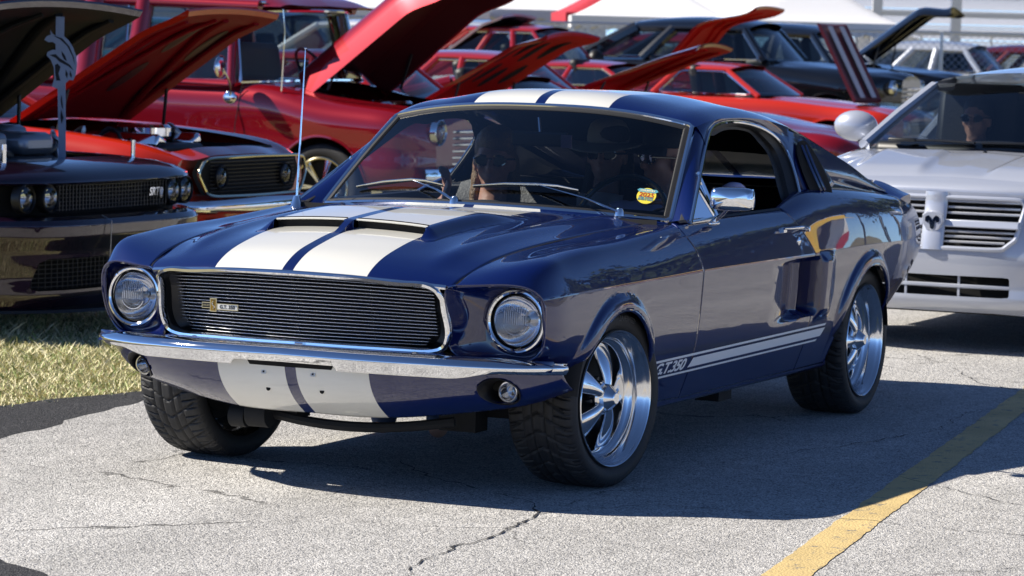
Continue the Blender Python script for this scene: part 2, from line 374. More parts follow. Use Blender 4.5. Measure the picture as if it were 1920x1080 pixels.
for k, (pts, w) in enumerate([([(2.05, 1.06), (1.66, .95), (1.36, .96), (1.0, .93), (.665, .86), (.45, .72)], .010), ([(.45, .72), (.2, .3), (-.2, -.1)], .008),
        ([(.9, .75), (.3, 1.1), (.22, 1.7), (.25, 2.4), (.5, 3.4)], .006), ([(.35, .15), (.62, .1), (.95, .05)], .004), ([(-.9, 1.6), (-.6, 1.95), (-.2, 2.5)], .006),
        ([(-3.2, 1.2), (-2.4, 1.3), (-1.5, 1.1), (-.8, .9)], .006), ([(-4.9, .6), (-4.3, .9), (-3.9, 1.4)], .007), ([(-5.2, -.2), (-4.6, .5), (-4.4, 1.2)], .005), ([(2.9, 1.9), (2.2, 2.2), (1.5, 2.1), (.8, 2.6)], .005)]):
    crack(pts, w, 40+k)
# grass verge: single blades, nobody could count them
def grass(name, x0, x1, yfun, y0, n, label):
    r = np.random.default_rng(21); X = r.uniform(x0, x1, n); Y = r.uniform(y0, -1.9, n); lim = np.interp(X, *yfun)+r.normal(0, .05, n)
    k = Y < lim; X = X[k]; Y = Y[k]; n = len(X)
    cl = np.sin(X*3.1+np.sin(Y*2.3)*2)*.5+np.sin(Y*4.7+X*1.3)*.5
    h = r.uniform(.010, .034, n)*(1+.5*cl)*np.where(r.random(n) < .04, 2., 1.); a = r.uniform(0, 2*math.pi, n); w = r.uniform(.0022, .0045, n); le = r.uniform(.3, 1.5, n)*h
    dx, dy = np.cos(a), np.sin(a); b = r.uniform(0, 2*math.pi, n); z = np.full(n, -.03)
    P = np.stack([np.c_[X-dx*w, Y-dy*w, z], np.c_[X+dx*w, Y+dy*w, z], np.c_[X+np.cos(b)*le*.5+dx*w*.7, Y+np.sin(b)*le*.5+dy*w*.7, z+h*.6], np.c_[X+np.cos(b)*le, Y+np.sin(b)*le, z+h]], 1).reshape(-1, 3)
    F = np.arange(4*n).reshape(n, 4)
    m, nt, bs = newmat('grass_blades'); N = nt.nodes.new; L = nt.links; ge = N('ShaderNodeNewGeometry'); cr = N('ShaderNodeValToRGB')
    e = cr.color_ramp.elements; e[0].position = 0; e[0].color = (.16, .24, .06, 1); e[1].position = 1; e[1].color = (.90, .82, .54, 1)
    for p, c in ((.2, (.34, .40, .14)), (.4, (.64, .60, .30)), (.7, (.80, .72, .44))):
        q = cr.color_ramp.elements.new(p); q.color = (*c, 1)
    L.new(ge.outputs['Random Per Island'], cr.inputs[0]); L.new(cr.outputs[0], bs.inputs['Base Color']); bs.inputs['Roughness'].default_value = .7
    bs.inputs['Transmission Weight'].default_value = 0.
    o = mesh(name, P, F, m, None, smooth=False); tag(o, label, 'grass', kind='stuff'); return o
grass('grass', -8.5, .6, ([-60, -4.2, -1.62, -.85, 4], [-2.5, -2.36, -2.08, -2.24, -2.5]), -5.2, 130000, 'dry yellow green grass verge beside the lane')
# ------------------------------------------------------------------ shared car materials
CHROME = mat('chrome', (.86, .87, .89), .045, 1., rnoise=.02, nscale=30)
ALU = mat('polished_aluminium', (.82, .83, .85), .13, 1., rnoise=.05, nscale=25)
SATIN = mat('satin_metal', (.55, .55, .56), .35, 1.)
RUBBER = mat('black_rubber', (.012, .012, .013), .55)
BLACK = mat('black_plastic', (.008, .008, .009), .42)
DARK = mat('underbody_black', (.012, .012, .012), .8, noise=.4)
VOID = mat('opening_shade_black', (.003, .003, .003), .9)  # near-black colour standing in for the shade inside openings and panel gaps
BLUE = paint('navy_paint', (.0004, .0070, .078), metal=.12, rough=.35)
BLUE.node_tree.nodes['Principled BSDF'].inputs['Coat IOR'].default_value = 1.80
DECAL = mat('white_vinyl', (.90, .90, .90), .4)
CREAM = mat('cream_paint', (.74, .73, .67), .35, 0, 1., .02)
TYREM = mat('tyre_rubber', (.018, .018, .019), .62, noise=.35, nscale=40, bump=.15, bscale=200)
WSGLASS = glass('windscreen_glass', (.66, .71, .73))
CLGLASS = glass('clear_glass', (.80, .84, .84))
INTER = mat('black_vinyl', (.012, .012, .014), .5, bump=.2, bscale=120)
GREYV = mat('grey_panel', (.07, .07, .075), .6)
BRAKE = mat('brake_iron', (.12, .10, .09), .5, .8)
def striped(name, base, white, y0, y1):
    """blue paint with two painted bands running along the car"""
    m = BLUE.copy(); m.name = name; nt = m.node_tree; b = nt.nodes['Principled BSDF']; N = nt.nodes.new; L = nt.links
    tc = N('ShaderNodeTexCoord'); sp = N('ShaderNodeSeparateXYZ'); L.new(tc.outputs['Object'], sp.inputs[0])
    ab = N('ShaderNodeMath'); ab.operation = 'ABSOLUTE'; L.new(sp.outputs[1], ab.inputs[0])
    g = N('ShaderNodeMath'); g.operation = 'GREATER_THAN'; g.inputs[1].default_value = y0; L.new(ab.outputs[0], g.inputs[0])
    l = N('ShaderNodeMath'); l.operation = 'LESS_THAN'; l.inputs[1].default_value = y1; L.new(ab.outputs[0], l.inputs[0])
    mu = N('ShaderNodeMath'); mu.operation = 'MULTIPLY'; L.new(g.outputs[0], mu.inputs[0]); L.new(l.outputs[0], mu.inputs[1])
    mx = N('ShaderNodeMix'); mx.data_type = 'RGBA'; mx.inputs[6].default_value = (*base, 1); mx.inputs[7].default_value = (*white, 1); L.new(mu.outputs[0], mx.inputs[0]); L.new(mx.outputs[2], b.inputs['Base Color'])
    iv = N('ShaderNodeMapRange'); iv.inputs[3].default_value = .12; iv.inputs[4].default_value = 0.; L.new(mu.outputs[0], iv.inputs[0]); L.new(iv.outputs[0], b.inputs['Metallic'])
    return m
STRIPE = striped('navy_paint_white_bands', (.0004, .0070, .078), (.74, .73, .67), .021, .287)

# ------------------------------------------------------------------ wheels
TY_R = .315
def tyre_mesh(name='tyre', R=TY_R, rr=.236, w=.25, tread=True, nth=720, y_out=0.):
    """tyre about the y axis; outer face at y=y_out, body to the -y side"""
    prof = [(rr-.004, -.012), (rr+.006, -.004), (rr+.02, .004), (rr+(R-rr)*.55, .010), (R-.016, .000), (R-.005, -.014)]
    hw = np.linspace(-.022, -w+.022, 30)
    prof += [(R-.0035*abs((y+w/2)/(w/2-.022))**2.5, y) for y in hw]
    prof += [(R-.005, -w+.014), (R-.016, -w), (rr+(R-rr)*.5, -w-.010), (rr+.01, -w-.002), (rr-.004, -w+.012)]
    prof = np.array(prof); prof = np.c_[prof[:, 0], prof[:, 1]+y_out]
    n = nth if tread else 64; an = np.linspace(0, 2*math.pi, n, endpoint=False); P = np.zeros((n, len(prof), 3))
    r = np.repeat(prof[:, 0][None], n, 0).copy()
    if tread:
        yy = (prof[:, 1]-y_out+w/2)/(w/2); A = an[:, None]; Yv = yy[None]
        sh = (np.abs(prof[:, 0]-R) < .012)[None]*1.
        ph = (A*30/math.pi*.5*2/2 + np.abs(Yv)*1.15) % 1.; g1 = np.clip(1-np.abs(ph-.5)/.09, 0, 1)
        ph2 = (A*60/math.pi*.5 + np.abs(Yv)*.75+.3) % 1.; g2 = np.clip(1-np.abs(ph2-.5)/.10, 0, 1)*(np.abs(Yv) > .52)
        g3 = np.clip(1-np.abs(np.abs(Yv)-.20)/.055, 0, 1)+np.clip(1-np.abs(np.abs(Yv)-.50)/.04, 0, 1)*.8
        r -= .008*np.clip(np.maximum(np.maximum(g1*1.5, g2*1.5), g3*1.4), 0, 1)*sh
    P[..., 0] = r*np.cos(an)[:, None]; P[..., 1] = prof[:, 1][None]; P[..., 2] = r*np.sin(an)[:, None]
    return mesh(name, P.reshape(-1, 3), gridF(n, len(prof), wu=True, flip=True), TYREM, False, True, 50)
def spoke_mesh():
    rs = np.linspace(.046, .186, 16); P = []
    for r in rs:
        t = (r-.046)/.140; wd = .020+.032*math.sin(min(1., t*1.05)*math.pi/2)**1.3; yc = -.044-.052*t**1.2; th = .020+.006*math.sin(math.pi*t)
        row = []
        for k in range(20):
            a = 2*math.pi*k/20; c, s = math.cos(a), math.sin(a); row.append((wd*c, yc+(th*s if s > 0 else th*.6*s), r))
        P.append(row)
    return grid('spoke', np.array(P), ALU, False, wv=True)
W_TYRE = tyre_mesh(); W_SPOKE = spoke_mesh()
W_RIM = MB().lathe([(.229, -.030), (.233, -.010), (.2385, -.003), (.2400, .003), (.2365, .0065), (.2325, .004), (.2300, -.002), (.2270, -.010), (.2225, -.013), (.2200, -.020), (.2120, -.032), (.2085, -.046), (.2070, -.056), (.2000, -.063), (.1930, -.067), (.1880, -.078), (.1840, -.100), (.186, -.13), (.200, -.17), (.215, -.20), (.226, -.236), (.236, -.246)], 128).build('wheel', ALU, False, sharp=60)
W_CAP = MB().lathe([(.0, .006), (.018, .006), (.022, .004), (.024, .0), (.044, -.022), (.048, -.036), (.056, -.040), (.060, -.046), (.060, -.070)], 40).build('hub_cap', ALU, False, sharp=25)
_a = 2*math.pi*.5/5+math.pi/2
W_NUT = MB().lathe([(0, -.040), (.006, -.040), (.0085, -.043), (.0085, -.066)], 10, c=(.074*math.cos(_a), -.012, .074*math.sin(_a))).build('lug_nut', BLACK, False)
_t = text_mesh('GT', .018, .0008); W_CAPTXT = mesh('cap_badge', np.c_[-_t[0][:, 0], np.full(len(_t[0]), 0.0062)+_t[0][:, 2], _t[0][:, 1]], _t[1], BLACK, False, smooth=False)
W_DISC = MB().lathe([(.0, -.118), (.1845, -.118), (.1845, -.126), (.150, -.128), (.150, -.150), (.03, -.150)], 48).build('dark_wheel_disc', DARK, False)  # dark disc closing the barrel, standing in for the shade behind the spokes
def place_wheel(parent, x, y, side, steer=0., z=TY_R, rot=0.):
    """side +1 = left of the car"""
    rim = obj('wheel', W_RIM, parent); rim.location = (x, y*side, z)
    rim.rotation_euler = Euler((0, 0, (0 if side > 0 else math.pi)+steer))
    obj('tyre', W_TYRE, rim); 
    for k in range(5):
        s = obj('spoke', W_SPOKE, rim); s.rotation_euler = (0, 2*math.pi*k/5+rot, 0)
    obj('hub_cap', W_CAP, rim); obj('dark_wheel_disc', W_DISC, rim)
    for k in range(5): nn = obj('lug_nut', W_NUT, rim); nn.rotation_euler = (0, 2*math.pi*k/5+rot, 0)
    return rim

# ------------------------------------------------------------------ the blue fastback
car = empty('blue_fastback_car'); tag(car, 'dark blue classic fastback coupe with twin cream stripes driving down the lane', 'car')
FW_X, RW_X = 0.0, -2.743
ARCH_F = (.068, .312, .318); ARCH_R = (-2.650, .312, .335)
def P3(*a): return a
# --- front fender: stations front to back, rails bottom, low, mid, crease, upper, crown, top, hood gap
FEN = [
 [(.585, .80, .485), (.600, .846, .53), (.622, .866, .61), (.640, .860, .700), (.660, .832, .728), (.692, .765, .744), (.735, .66, .742), (.758, .583, .738)],
 [(.545, .82, .475), (.552, .866, .525), (.566, .884, .61), (.578, .879, .705), (.585, .860, .757), (.604, .815, .795), (.65, .69, .787), (.675, .591, .771)],
 [(.45, .838, .465), (.45, .880, .52), (.455, .897, .61), (.46, .894, .709), (.46, .876, .770), (.46, .832, .824), (.48, .71, .822), (.50, .603, .809)],
 [(.25, .845, .40), (.25, .885, .48), (.25, .904, .60), (.25, .902, .713), (.25, .882, .777), (.25, .838, .840), (.25, .72, .840), (.25, .620, .838)],
 [(-.05, .83, .25), (-.05, .880, .40), (-.05, .903, .56), (-.05, .908, .717), (-.05, .886, .785), (-.05, .841, .850), (-.05, .73, .852), (-.05, .642, .859)],
 [(-.38, .825, .25), (-.38, .878, .40), (-.38, .902, .56), (-.38, .909, .720), (-.37, .887, .79), (-.36, .843, .863), (-.36, .75, .872), (-.36, .664, .878)],
 [(-.690, .825, .25), (-.690, .878, .40), (-.695, .902, .56), (-.706, .909, .722), (-.672, .889, .797), (-.615, .846, .873), (-.62, .775, .889), (-.63, .705, .890)]]
DOOR = [
 [(-.695, .825, .25), (-.695, .878, .40), (-.700, .902, .56), (-.711, .909, .722), (-.677, .889, .797), (-.620, .846, .873), (-.63, .818, .890), (-.64, .795, .896)],
 [(-1.1, .825, .25), (-1.1, .878, .40), (-1.1, .902, .56), (-1.1, .909, .722), (-1.1, .889, .80), (-1.1, .848, .880), (-1.1, .82, .897), (-1.1, .795, .902)],
 [(-1.5, .825, .25), (-1.5, .878, .40), (-1.5, .902, .56), (-1.5, .909, .722), (-1.5, .890, .80), (-1.47, .850, .884), (-1.47, .82, .901), (-1.47, .795, .905)],
 [(-1.955, .825, .25), (-1.955, .878, .40), (-1.955, .902, .56), (-1.945, .909, .722), (-1.86, .891, .80), (-1.745, .852, .888), (-1.74, .82, .904), (-1.74, .795, .908)]]
QUAR = [
 [(-1.960, .825, .25), (-1.960, .878, .40), (-1.960, .902, .56), (-1.950, .909, .722), (-1.865, .891, .80), (-1.75, .852, .890), (-1.75, .82, .908), (-1.75, .795, .912)],
 [(-2.10, .825, .25), (-2.10, .878, .40), (-2.10, .904, .56), (-2.09, .912, .722), (-2.03, .897, .82), (-1.95, .858, .925), (-1.96, .815, .953), (-1.97, .775, .958)],
 [(-2.35, .825, .25), (-2.35, .878, .40), (-2.35, .905, .56), (-2.33, .915, .722), (-2.30, .902, .84), (-2.22, .862, .940), (-2.22, .81, .970), (-2.22, .752, .974)],
 [(-2.75, .815, .27), (-2.75, .873, .41), (-2.75, .902, .56), (-2.75, .912, .722), (-2.72, .900, .83), (-2.70, .858, .922), (-2.70, .80, .950), (-2.70, .728, .955)],
 [(-3.10, .785, .36), (-3.10, .848, .46), (-3.12, .876, .58), (-3.13, .887, .715), (-3.10, .874, .81), (-3.08, .838, .896), (-3.08, .785, .922), (-3.08, .71, .928)],
 [(-3.38, .755, .45), (-3.40, .810, .52), (-3.44, .838, .61), (-3.45, .846, .712), (-3.44, .833, .80), (-3.40, .800, .876), (-3.38, .76, .901), (-3.38, .70, .908)],
 [(-3.55, .725, .50), (-3.60, .752, .535), (-3.70, .778, .63), (-3.725, .784, .715), (-3.70, .776, .79), (-3.63, .755, .858), (-3.60, .73, .882), (-3.60, .68, .892)]]
def slim(N):
    N = np.array(N, float); N[..., 1] -= .020*sstep(.70, .86, N[..., 1]); return N
FEN = slim(FEN); DOOR = slim(DOOR); QUAR = slim(QUAR)
def flare(P, arch, amp=.022):
    xc, zc, ra = arch; r = np.hypot(P[..., 0]-xc, P[..., 2]-zc); side = sstep(.80, .86, P[..., 1])
    t = np.clip((r-ra)/.062, 0, 1)
    P[..., 1] += amp*side*(.25+.75*sstep(.33, .52, P[..., 2]))*np.where(r > ra-.03, (1-t**2.6)*sstep(1., .72, t), 0)
    return P
def scoop(P):
    """sculpted intake ahead of the rear wheel"""
    x, z = P[..., 0], P[..., 2]
    zl = .448+(-x-1.32)*.035; zh = .702
    dz = sstep(zl, zl+.035, z)*(1-sstep(zh-.012, zh+.012, z))
    dx = np.clip((-1.44-x)/.53, 0, 1)**1.9*(1-sstep(-1.985, -2.005, x))
    lip = sstep(-1.985, -2.020, x)*(1-sstep(-2.06, -2.20, x))*sstep(.44, .50, z)*(1-sstep(.69, .73, z))
    rib = (np.exp(-((x+1.885)/.015)**2)+.8*np.exp(-((x+1.935)/.012)**2))*.030*dz
    P[..., 1] += np.where(P[..., 1] > .8, -.105*dz*dx+.030*lip+rib*(x > -1.98), 0)
    return P
def arch_phi(*arches):
    def f(V):
        d = np.full(len(V), 1e9)
        for xc, zc, ra in arches: d = np.minimum(d, np.where(V[:, 1] > .6, np.hypot(V[:, 0]-xc, V[:, 2]-zc)-ra, 1e9))
        return d
    return f
SEG = [(0, 3, 46), (3, 7, 44)]
Pf = flare(net(FEN, 190, SEG), ARCH_F); Vf, Ff = cutgrid(Pf, arch_phi(ARCH_F))
Pd = scoop(net(DOOR, 260, [(0, 3, 70), (3, 7, 40)]))
Pq = scoop(flare(net(QUAR, 330, [(0, 3, 70), (3, 7, 40)]), ARCH_R)); Vq, Fq = cutgrid(Pq, arch_phi(ARCH_R))
SKIN = [(Vf, Ff), (Pd.reshape(-1, 3), gridF(*Pd.shape[:2])), (Vq, Fq)]
_V = []; _F = []
for v, f in SKIN:
    o = len(_V); _V += [tuple(a) for a in v]; _F += [tuple(i+o for i in q) for q in f]
SIDE = BVHTree.FromPolygons([Vector(a) for a in _V], _F)
def side_y(x, z, off=0.):
    h = SIDE.ray_cast(Vector((x, 1.5, z)), Vector((0, -1, 0)))
    return (h[0].y if h[0] else .9)+off
for mr in (False, True):
    for nm, (v, f) in zip(('fender', 'door', 'quarter_panel'), SKIN):
        o = mesh(nm, v, f, BLUE, car, True, 32, mir=mr)
        solid(o, .012, -1)
# wheel arch lips and inner wells
for arch in (ARCH_F, ARCH_R):
    xc, zc, ra = arch; pts = []
    for a in np.radians(np.linspace(-12, 192, 90)):
        x, z = xc+(ra+.001)*math.cos(a), zc+(ra+.001)*math.sin(a)
        if z < (.475 if (xc > -1 and x > xc) else (.35 if x < -2.7 else .25)): continue
        pts.append((x, side_y(xc+(ra+.004)*math.cos(a), max(z, .262), -.006), z))
    for mr in (False, True):
        MB().tube(pts, .007, 8).build('arch_lip', BLUE, car, mir=mr)
        an = np.radians(np.linspace(8, 172, 50)); P = np.zeros((50, 5, 3))
        for j, (rr_, yy) in enumerate(((ra+.004, .868), (ra+.02, .85), (ra+.03, .70), (ra+.03, .50), (.02, .49))):
            P[:, j, 0] = xc+rr_*np.cos(an); P[:, j, 2] = zc+rr_*np.sin(an); P[:, j, 1] = yy
        grid('wheel_well', P, DARK, car, mir=mr)
# side stripes and lettering, laid on the sill
def side_band(name, za, zb, x0, x1, slant0=.0, slant1=0., m=CREAM, off=.0016):
    xs = np.linspace(x0, x1, 90); P = np.zeros((90, 3, 3))
    for i, x in enumerate(xs):
        for j, t in enumerate((0, .5, 1)):
            z = za(x)+(zb(x)-za(x))*t; xx = x+(slant0*(1-i/89.)+slant1*i/89.)*t
            P[i, j] = (xx, side_y(xx, z, off), z)
    Y = P[..., 1].copy()
    for i in range(90): P[i, :, 1] = np.median(Y[max(0, i-3):i+4], axis=0)
    return P
zt = lambda d: (lambda x: .418+(-x-.25)*.006+d)
bands = [(side_band('b', zt(-.009), zt(0), -.252, -2.16, 0, -.012)), (side_band('b', zt(-.052), zt(-.018), -.665, -2.135, -.035, -.035)), (side_band('b', zt(-.070), zt(-.062), -.25, -2.095, 0, -.012)), (side_band('b', zt(-.052), zt(-.018), -.275, -.292, 0, -.03))]
for mr in (False, True):
    mb = MB()
    for P in bands: mb.grid(P)
    o = mb.build('side_stripe', DECAL, car, mir=mr)
    tv, tf = text_mesh('G.T.350', .056, .0004, shear=.28, bold=.0016, spacing=.92)
    tv[:, 0] *= 1.75; x = (-.478-tv[:, 0]) if not mr else (-.478+tv[:, 0]); z = .383+tv[:, 1]
    Y = np.array([np.median([side_y(a+d, b, .0018) for d in (-.014, 0, .014)]) for a, b in zip(x, z)])+tv[:, 2]
    T = np.c_[x, Y if not mr else -Y, z]; o = mesh('lettering', T, tf, DECAL, car, smooth=False); o['label'] = 'white G.T.350 lettering on the sill'
# rocker panel and floor
for mr in (False, True):
    P = net([[(-.33, .77, .222), (-.33, .798, .236), (-.33, .803, .254)], [(-2.36, .77, .222), (-2.36, .798, .236), (-2.36, .803, .254)]], 12, [(0, 2, 8)])
    grid('rocker', P, BLUE, car, mir=mr)
mb = MB(); mb.box((-1.35, 0, .33), (1.95, 1.58, .20)); mb.box((.0, 0, .38), (.7, .95, .20)); mb.box((-3.0, 0, .45), (1.0, 1.0, .22))
mb.box((.02, 0, .255), (.14, 1.1, .06)); mb.tube([(.05, -.60, .245), (.05, .60, .245)], .018, 8)
mb.tube(curve3([(.40, -.36, .235), (.44, -.2, .215), (.44, .25, .215), (.40, .42, .240)], 16), .018, 8); mb.box((.18, .35, .23), (.10, .14, .09)); mb.box((.18, -.35, .23), (.10, .14, .09)); mb.lathe([(.0, -.04), (.05, -.04), (.05, .04), (0, .04)], 14, c=(.46, -.30, .225)); mb.lathe([(.0, -.03), (.04, -.03), (.04, .03), (0, .03)], 14, c=(.46, -.38, .21))
mb.tube([(-.4, .45, .17), (-2.0, .45, .17), (-2.4, .5, .25), (-3.2, .5, .28)], .03, 8); mb.box((-1.55, .62, .19), (.14, .10, .07)); mb.box((-1.45, .30, .17), (.45, .22, .10))
mb.tube([(-2.743, -.6, .315), (-2.743, .6, .315)], .04, 8); mb.sphere((-2.743, 0, .315), (.14, .14, .14))
mb.build('chassis', DARK, car)
for mr in (False, True):
    for q_, d_ in ((0, .003), (-1, -.003)): MB().tube(Pd[q_, 2:-14:3]+np.array((d_, -.0035, 0)), .0030, 6).build('shut_line', VOID, car, mir=mr)
# --- hood
HXE = lambda y: .847-.255*np.abs(y)**2
HXR = lambda y: -.490-.22*(np.abs(y)/.68)**2
hd = [0, .012, .03, .08, .204, .335, .5, .65, .85, 1.05, 1.35]
ZC = cub(hd, [.758, .768, .780, .806, .842, .868, .886, .898, .910, .917, .924])
ZG = cub([0, .02, .09, .21, .36, .507, .78, 1.13, 1.35], [.733, .745, .768, .800, .824, .840, .860, .879, .889])
YG = lin([.76, .743, .55, .253, -.018, -.372, -.7], [.576, .580, .598, .616, .636, .660, .700])
def hood_pt(u, v):
    """v: 0 centre .. 1 gap; u: 0 front edge .. 1 rear"""
    x = .8
    for _ in range(4): y = v*YG(x); x = HXE(y)+(HXR(y)-HXE(y))*u
    d = HXE(y)-x; q = np.abs(v)**2.2
    z = ZC(d)-(ZC(d)-ZG(d))*q
    z = z+.010*np.exp(-((np.abs(v)-.80)/.07)**2)*sstep(.02, .25, d)-.004*np.exp(-((np.abs(v)-.62)/.1)**2)*sstep(.1, .3, d)
    return x, y, z
nuh, nvh = 130, 121
U, Vv = np.meshgrid(np.linspace(0, 1, nuh)**1.25, np.linspace(-1, 1, nvh), indexing='ij')
X, Y, Z = hood_pt(U, Vv*.993); hood = grid('hood', np.stack([X, Y, Z], -1), STRIPE, car, sharp=50, flip=True); solid(hood, .012, -1)
for s in (-1, 1): MB().tube([(x, s*float(YG(x))*.999, float(ZG(HXE(YG(x))-x))-.004) for x in np.linspace(.752, -.60, 60)], .0042, 6).build('hood_gap', VOID, car)
# scoop shell raised from the hood, open at the front in two mouths
XO = .385
xs = np.r_[np.linspace(.56, .36, 60), np.linspace(.355, -.40, 80)]; ys = np.linspace(-.40, .40, 181); XX, YY = np.meshgrid(xs, ys, indexing='ij')
def hood_z(x, y):
    d = HXE(y)-x; v = y/YG(x); q = np.abs(v)**2.2
    return ZC(d)-(ZC(d)-ZG(d))*q-.004*np.exp(-((np.abs(v)-.62)/.1)**2)*sstep(.1, .3, d)
ay = np.abs(YY); mouth = sstep(.014, .020, ay)*(1-sstep(.292, .299, ay))
ramp = sstep(.50, XO, XX); edge_ramp = sstep(.46, XO, XX)
amp = .030*(1-sstep(.02, -.34, XX))
outer = 1-sstep(.296+.02*sstep(.3, -.2, XX), .352+.03*sstep(.3, -.3, XX), ay)
front = np.where(mouth > .5, 1.*(XX <= XO+.02), np.where(ay < .1, ramp, edge_ramp))
H = amp*outer*front
ZS = hood_z(XX, YY)+.0015+H; PS = np.stack([XX, YY, ZS], -1); PS[..., 2] -= .006*(H < 1e-4)
def mphi(V):
    a = np.abs(V[:, 1]); ins = np.minimum(np.minimum(a-.019, .294-a), V[:, 0]-XO)
    edge_ = np.minimum(np.minimum(V[:, 0]+.38, .545-V[:, 0]), .385-a)
    return np.minimum(-ins, edge_)
vs, fs = cutgrid(PS, mphi); sco = mesh('hood_scoop', vs, [q[::-1] for q in fs], STRIPE, car, True, 45); 
for s in (-1, 1):
    yy = np.linspace(.0195, .2935, 30)*s; P = np.zeros((30, 3, 3)); Q = np.zeros((30, 6, 3))
    for i, y in enumerate(yy):
        zb = float(hood_z(XO, y)); P[i] = [(XO-.012, y, zb-.004), (XO-.012, y, zb+.015), (XO-.012, y, zb+.036)]
    grid('mouth_shade_plate', P, VOID, car)  # black plate standing in for the shade inside the mouth
    # rolled front lip of the mouth
    pts = [(XO+.0005, y, float(hood_z(XO, y))+.0292) for y in yy]
    MB().tube(pts, .0035, 6).build('scoop_lip', CREAM, car)
# cowl between hood and windscreen
XW = lambda y: -.555-.225*(np.abs(y)/.715)**2
ZW = lambda y: .931-.036*(np.abs(y)/.715)**2
yv = np.linspace(-.735, .735, 61); P = np.zeros((61, 8, 3))
for i, y in enumerate(yv):
    xa = float(HXR(y))-.004; xb = float(XW(y))-.02; za = .921-.034*(abs(y)/.7)**2.2; zb = float(ZW(y))-.006
    for j in range(8):
        t = j/7.; P[i, j] = (xa+(xb-xa)*t, y, za+(zb-za)*t-.008*math.sin(t*math.pi)-(.012 if j == 0 else 0))
grid('cowl', P, STRIPE, car)
for k in range(16):
    for s in (-1, 1):
        y = s*(.10+k*.022); MB().box((float(HXR(y))-.055, y, .9165-.034*(abs(y)/.7)**2.2), (.045, .010, .005), (0, 0, -.3*s)).build('cowl_slat', CREAM if y*s < .287 else BLUE, car)
# --- greenhouse
WB = lambda s: np.array((XW(s*.715), s*.715, ZW(s*.715)))
WT = lambda s: np.array((-1.168-.038*abs(s)**2.4, s*.622, 1.286-.056*abs(s)**2.6))
def ws_pt(s, t, off=0.):
    p = WB(s)*(1-t)+WT(s)*t; nrm = np.array((.52, .30*s, .80)); return p+nrm*(.012*math.sin(math.pi*t)*(1-.5*s*s)+off)
P = np.array([[ws_pt(s, t) for t in np.linspace(0.0, 1, 24)] for s in np.linspace(-1, 1, 61)])
grid('windscreen', P, WSGLASS, car)
def ws_frame():
    path = [ws_pt(s, 0, .004) for s in np.linspace(-.985, .985, 60)]+[ws_pt(1, t, .004) for t in np.linspace(.01, .99, 24)]+[ws_pt(s, 1, .004) for s in np.linspace(.985, -.985, 60)]+[ws_pt(-1, t, .004) for t in np.linspace(.99, .01, 24)]
    return np.array(path)
fp = ws_frame(); cen = fp.mean(0)
def band(path, inner, outer, h, closed=True, cen=cen):
    """flat trim strip following a loop: inner/outer offsets away from the loop centre"""
    n = len(path); T = np.roll(path, -1, 0)-np.roll(path, 1, 0); T /= np.linalg.norm(T, axis=1)[:, None]; P = np.zeros((n, 5, 3)); nr = np.array((.52, 0, .80))
    for i in range(n):
        nn = nr+np.array((0, .30*np.sign(path[i][1])*min(1, abs(path[i][1])/.5), 0)); nn /= np.linalg.norm(nn); o = np.cross(T[i], nn); o /= np.linalg.norm(o)
        if o@(path[i]-cen) < 0: o = -o
        for j, (a, b) in enumerate(((inner, -.004), (inner+.2*(outer-inner), h), (.5*(inner+outer), h*1.5), (inner+.8*(outer-inner), h), (outer, -.006))): P[i, j] = path[i]+o*a+nn*b
    return P
grid('windscreen_gasket', band(fp, -.024, .002, .002), RUBBER, car, wu=True)
grid('windscreen_trim', band(fp, -.006, .020, .006), CHROME, car, wu=True)
# roof and fastback: rails centre .. drip edge, mirrored
RX = [-1.172, -1.205, -1.27, -1.50, -1.83, -2.22, -2.58, -2.85, -3.10, -3.40]
RC = [1.288, 1.312, 1.337, 1.354, 1.350, 1.313, 1.243, 1.168, 1.080, .960]
R3 = [1.281, 1.300, 1.324, 1.342, 1.339, 1.300, 1.230, 1.158, 1.072, .955]
R5 = [1.256, 1.269, 1.287, 1.309, 1.305, 1.264, 1.192, 1.128, 1.052, .942]
EY = [.640, .645, .652, .660, .668, .684, .706, .716, .714, .700]
EZ = [1.232, 1.237, 1.248, 1.262, 1.256, 1.205, 1.115, 1.050, .985, .925]
EX = [-1.212, -1.235, -1.29, -1.50, -1.83, -2.22, -2.58, -2.85, -3.10, -3.40]
ROOF = [[(RX[i], 0, RC[i]), (RX[i]-.004, .29, R3[i]), (RX[i]*.6+EX[i]*.4, .50, R5[i]), (EX[i]*.8+RX[i]*.2, .5*(.50+EY[i])+.012, .5*(R5[i]+EZ[i])+.006), (EX[i], EY[i], EZ[i])] for i in range(10)]
Pr = net(ROOF, 120, [(0, 4, 40)])
full = np.concatenate([Pr[:, ::-1]*[1, -1, 1], Pr[:, 1:]], 1); grid('roof', full, STRIPE, car, flip=True, sharp=60)
def ep(x):  # drip edge point
    o = np.argsort(EX); xs = np.array(EX)[o]; return np.array((x, float(nspl(xs, np.array(EY)[o], np.array([x]))[0]), float(nspl(xs, np.array(EZ)[o], np.array([x]))[0])))
WIN = np.array([(-.729, .806, .895), (-.90, .758, .988), (-1.118, .696, 1.109), (-1.25, .660, 1.183), (-1.33, .643, 1.222), (-1.44, .632, 1.241), (-1.56, .628, 1.248), (-1.70, .630, 1.244), (-1.83, .637, 1.231), (-1.95, .648, 1.207), (-2.04, .662, 1.172), (-2.09, .680, 1.128), (-2.085, .710, 1.070), (-2.05, .748, .995), (-1.985, .795, .908)])
win = curve3(WIN, 90)
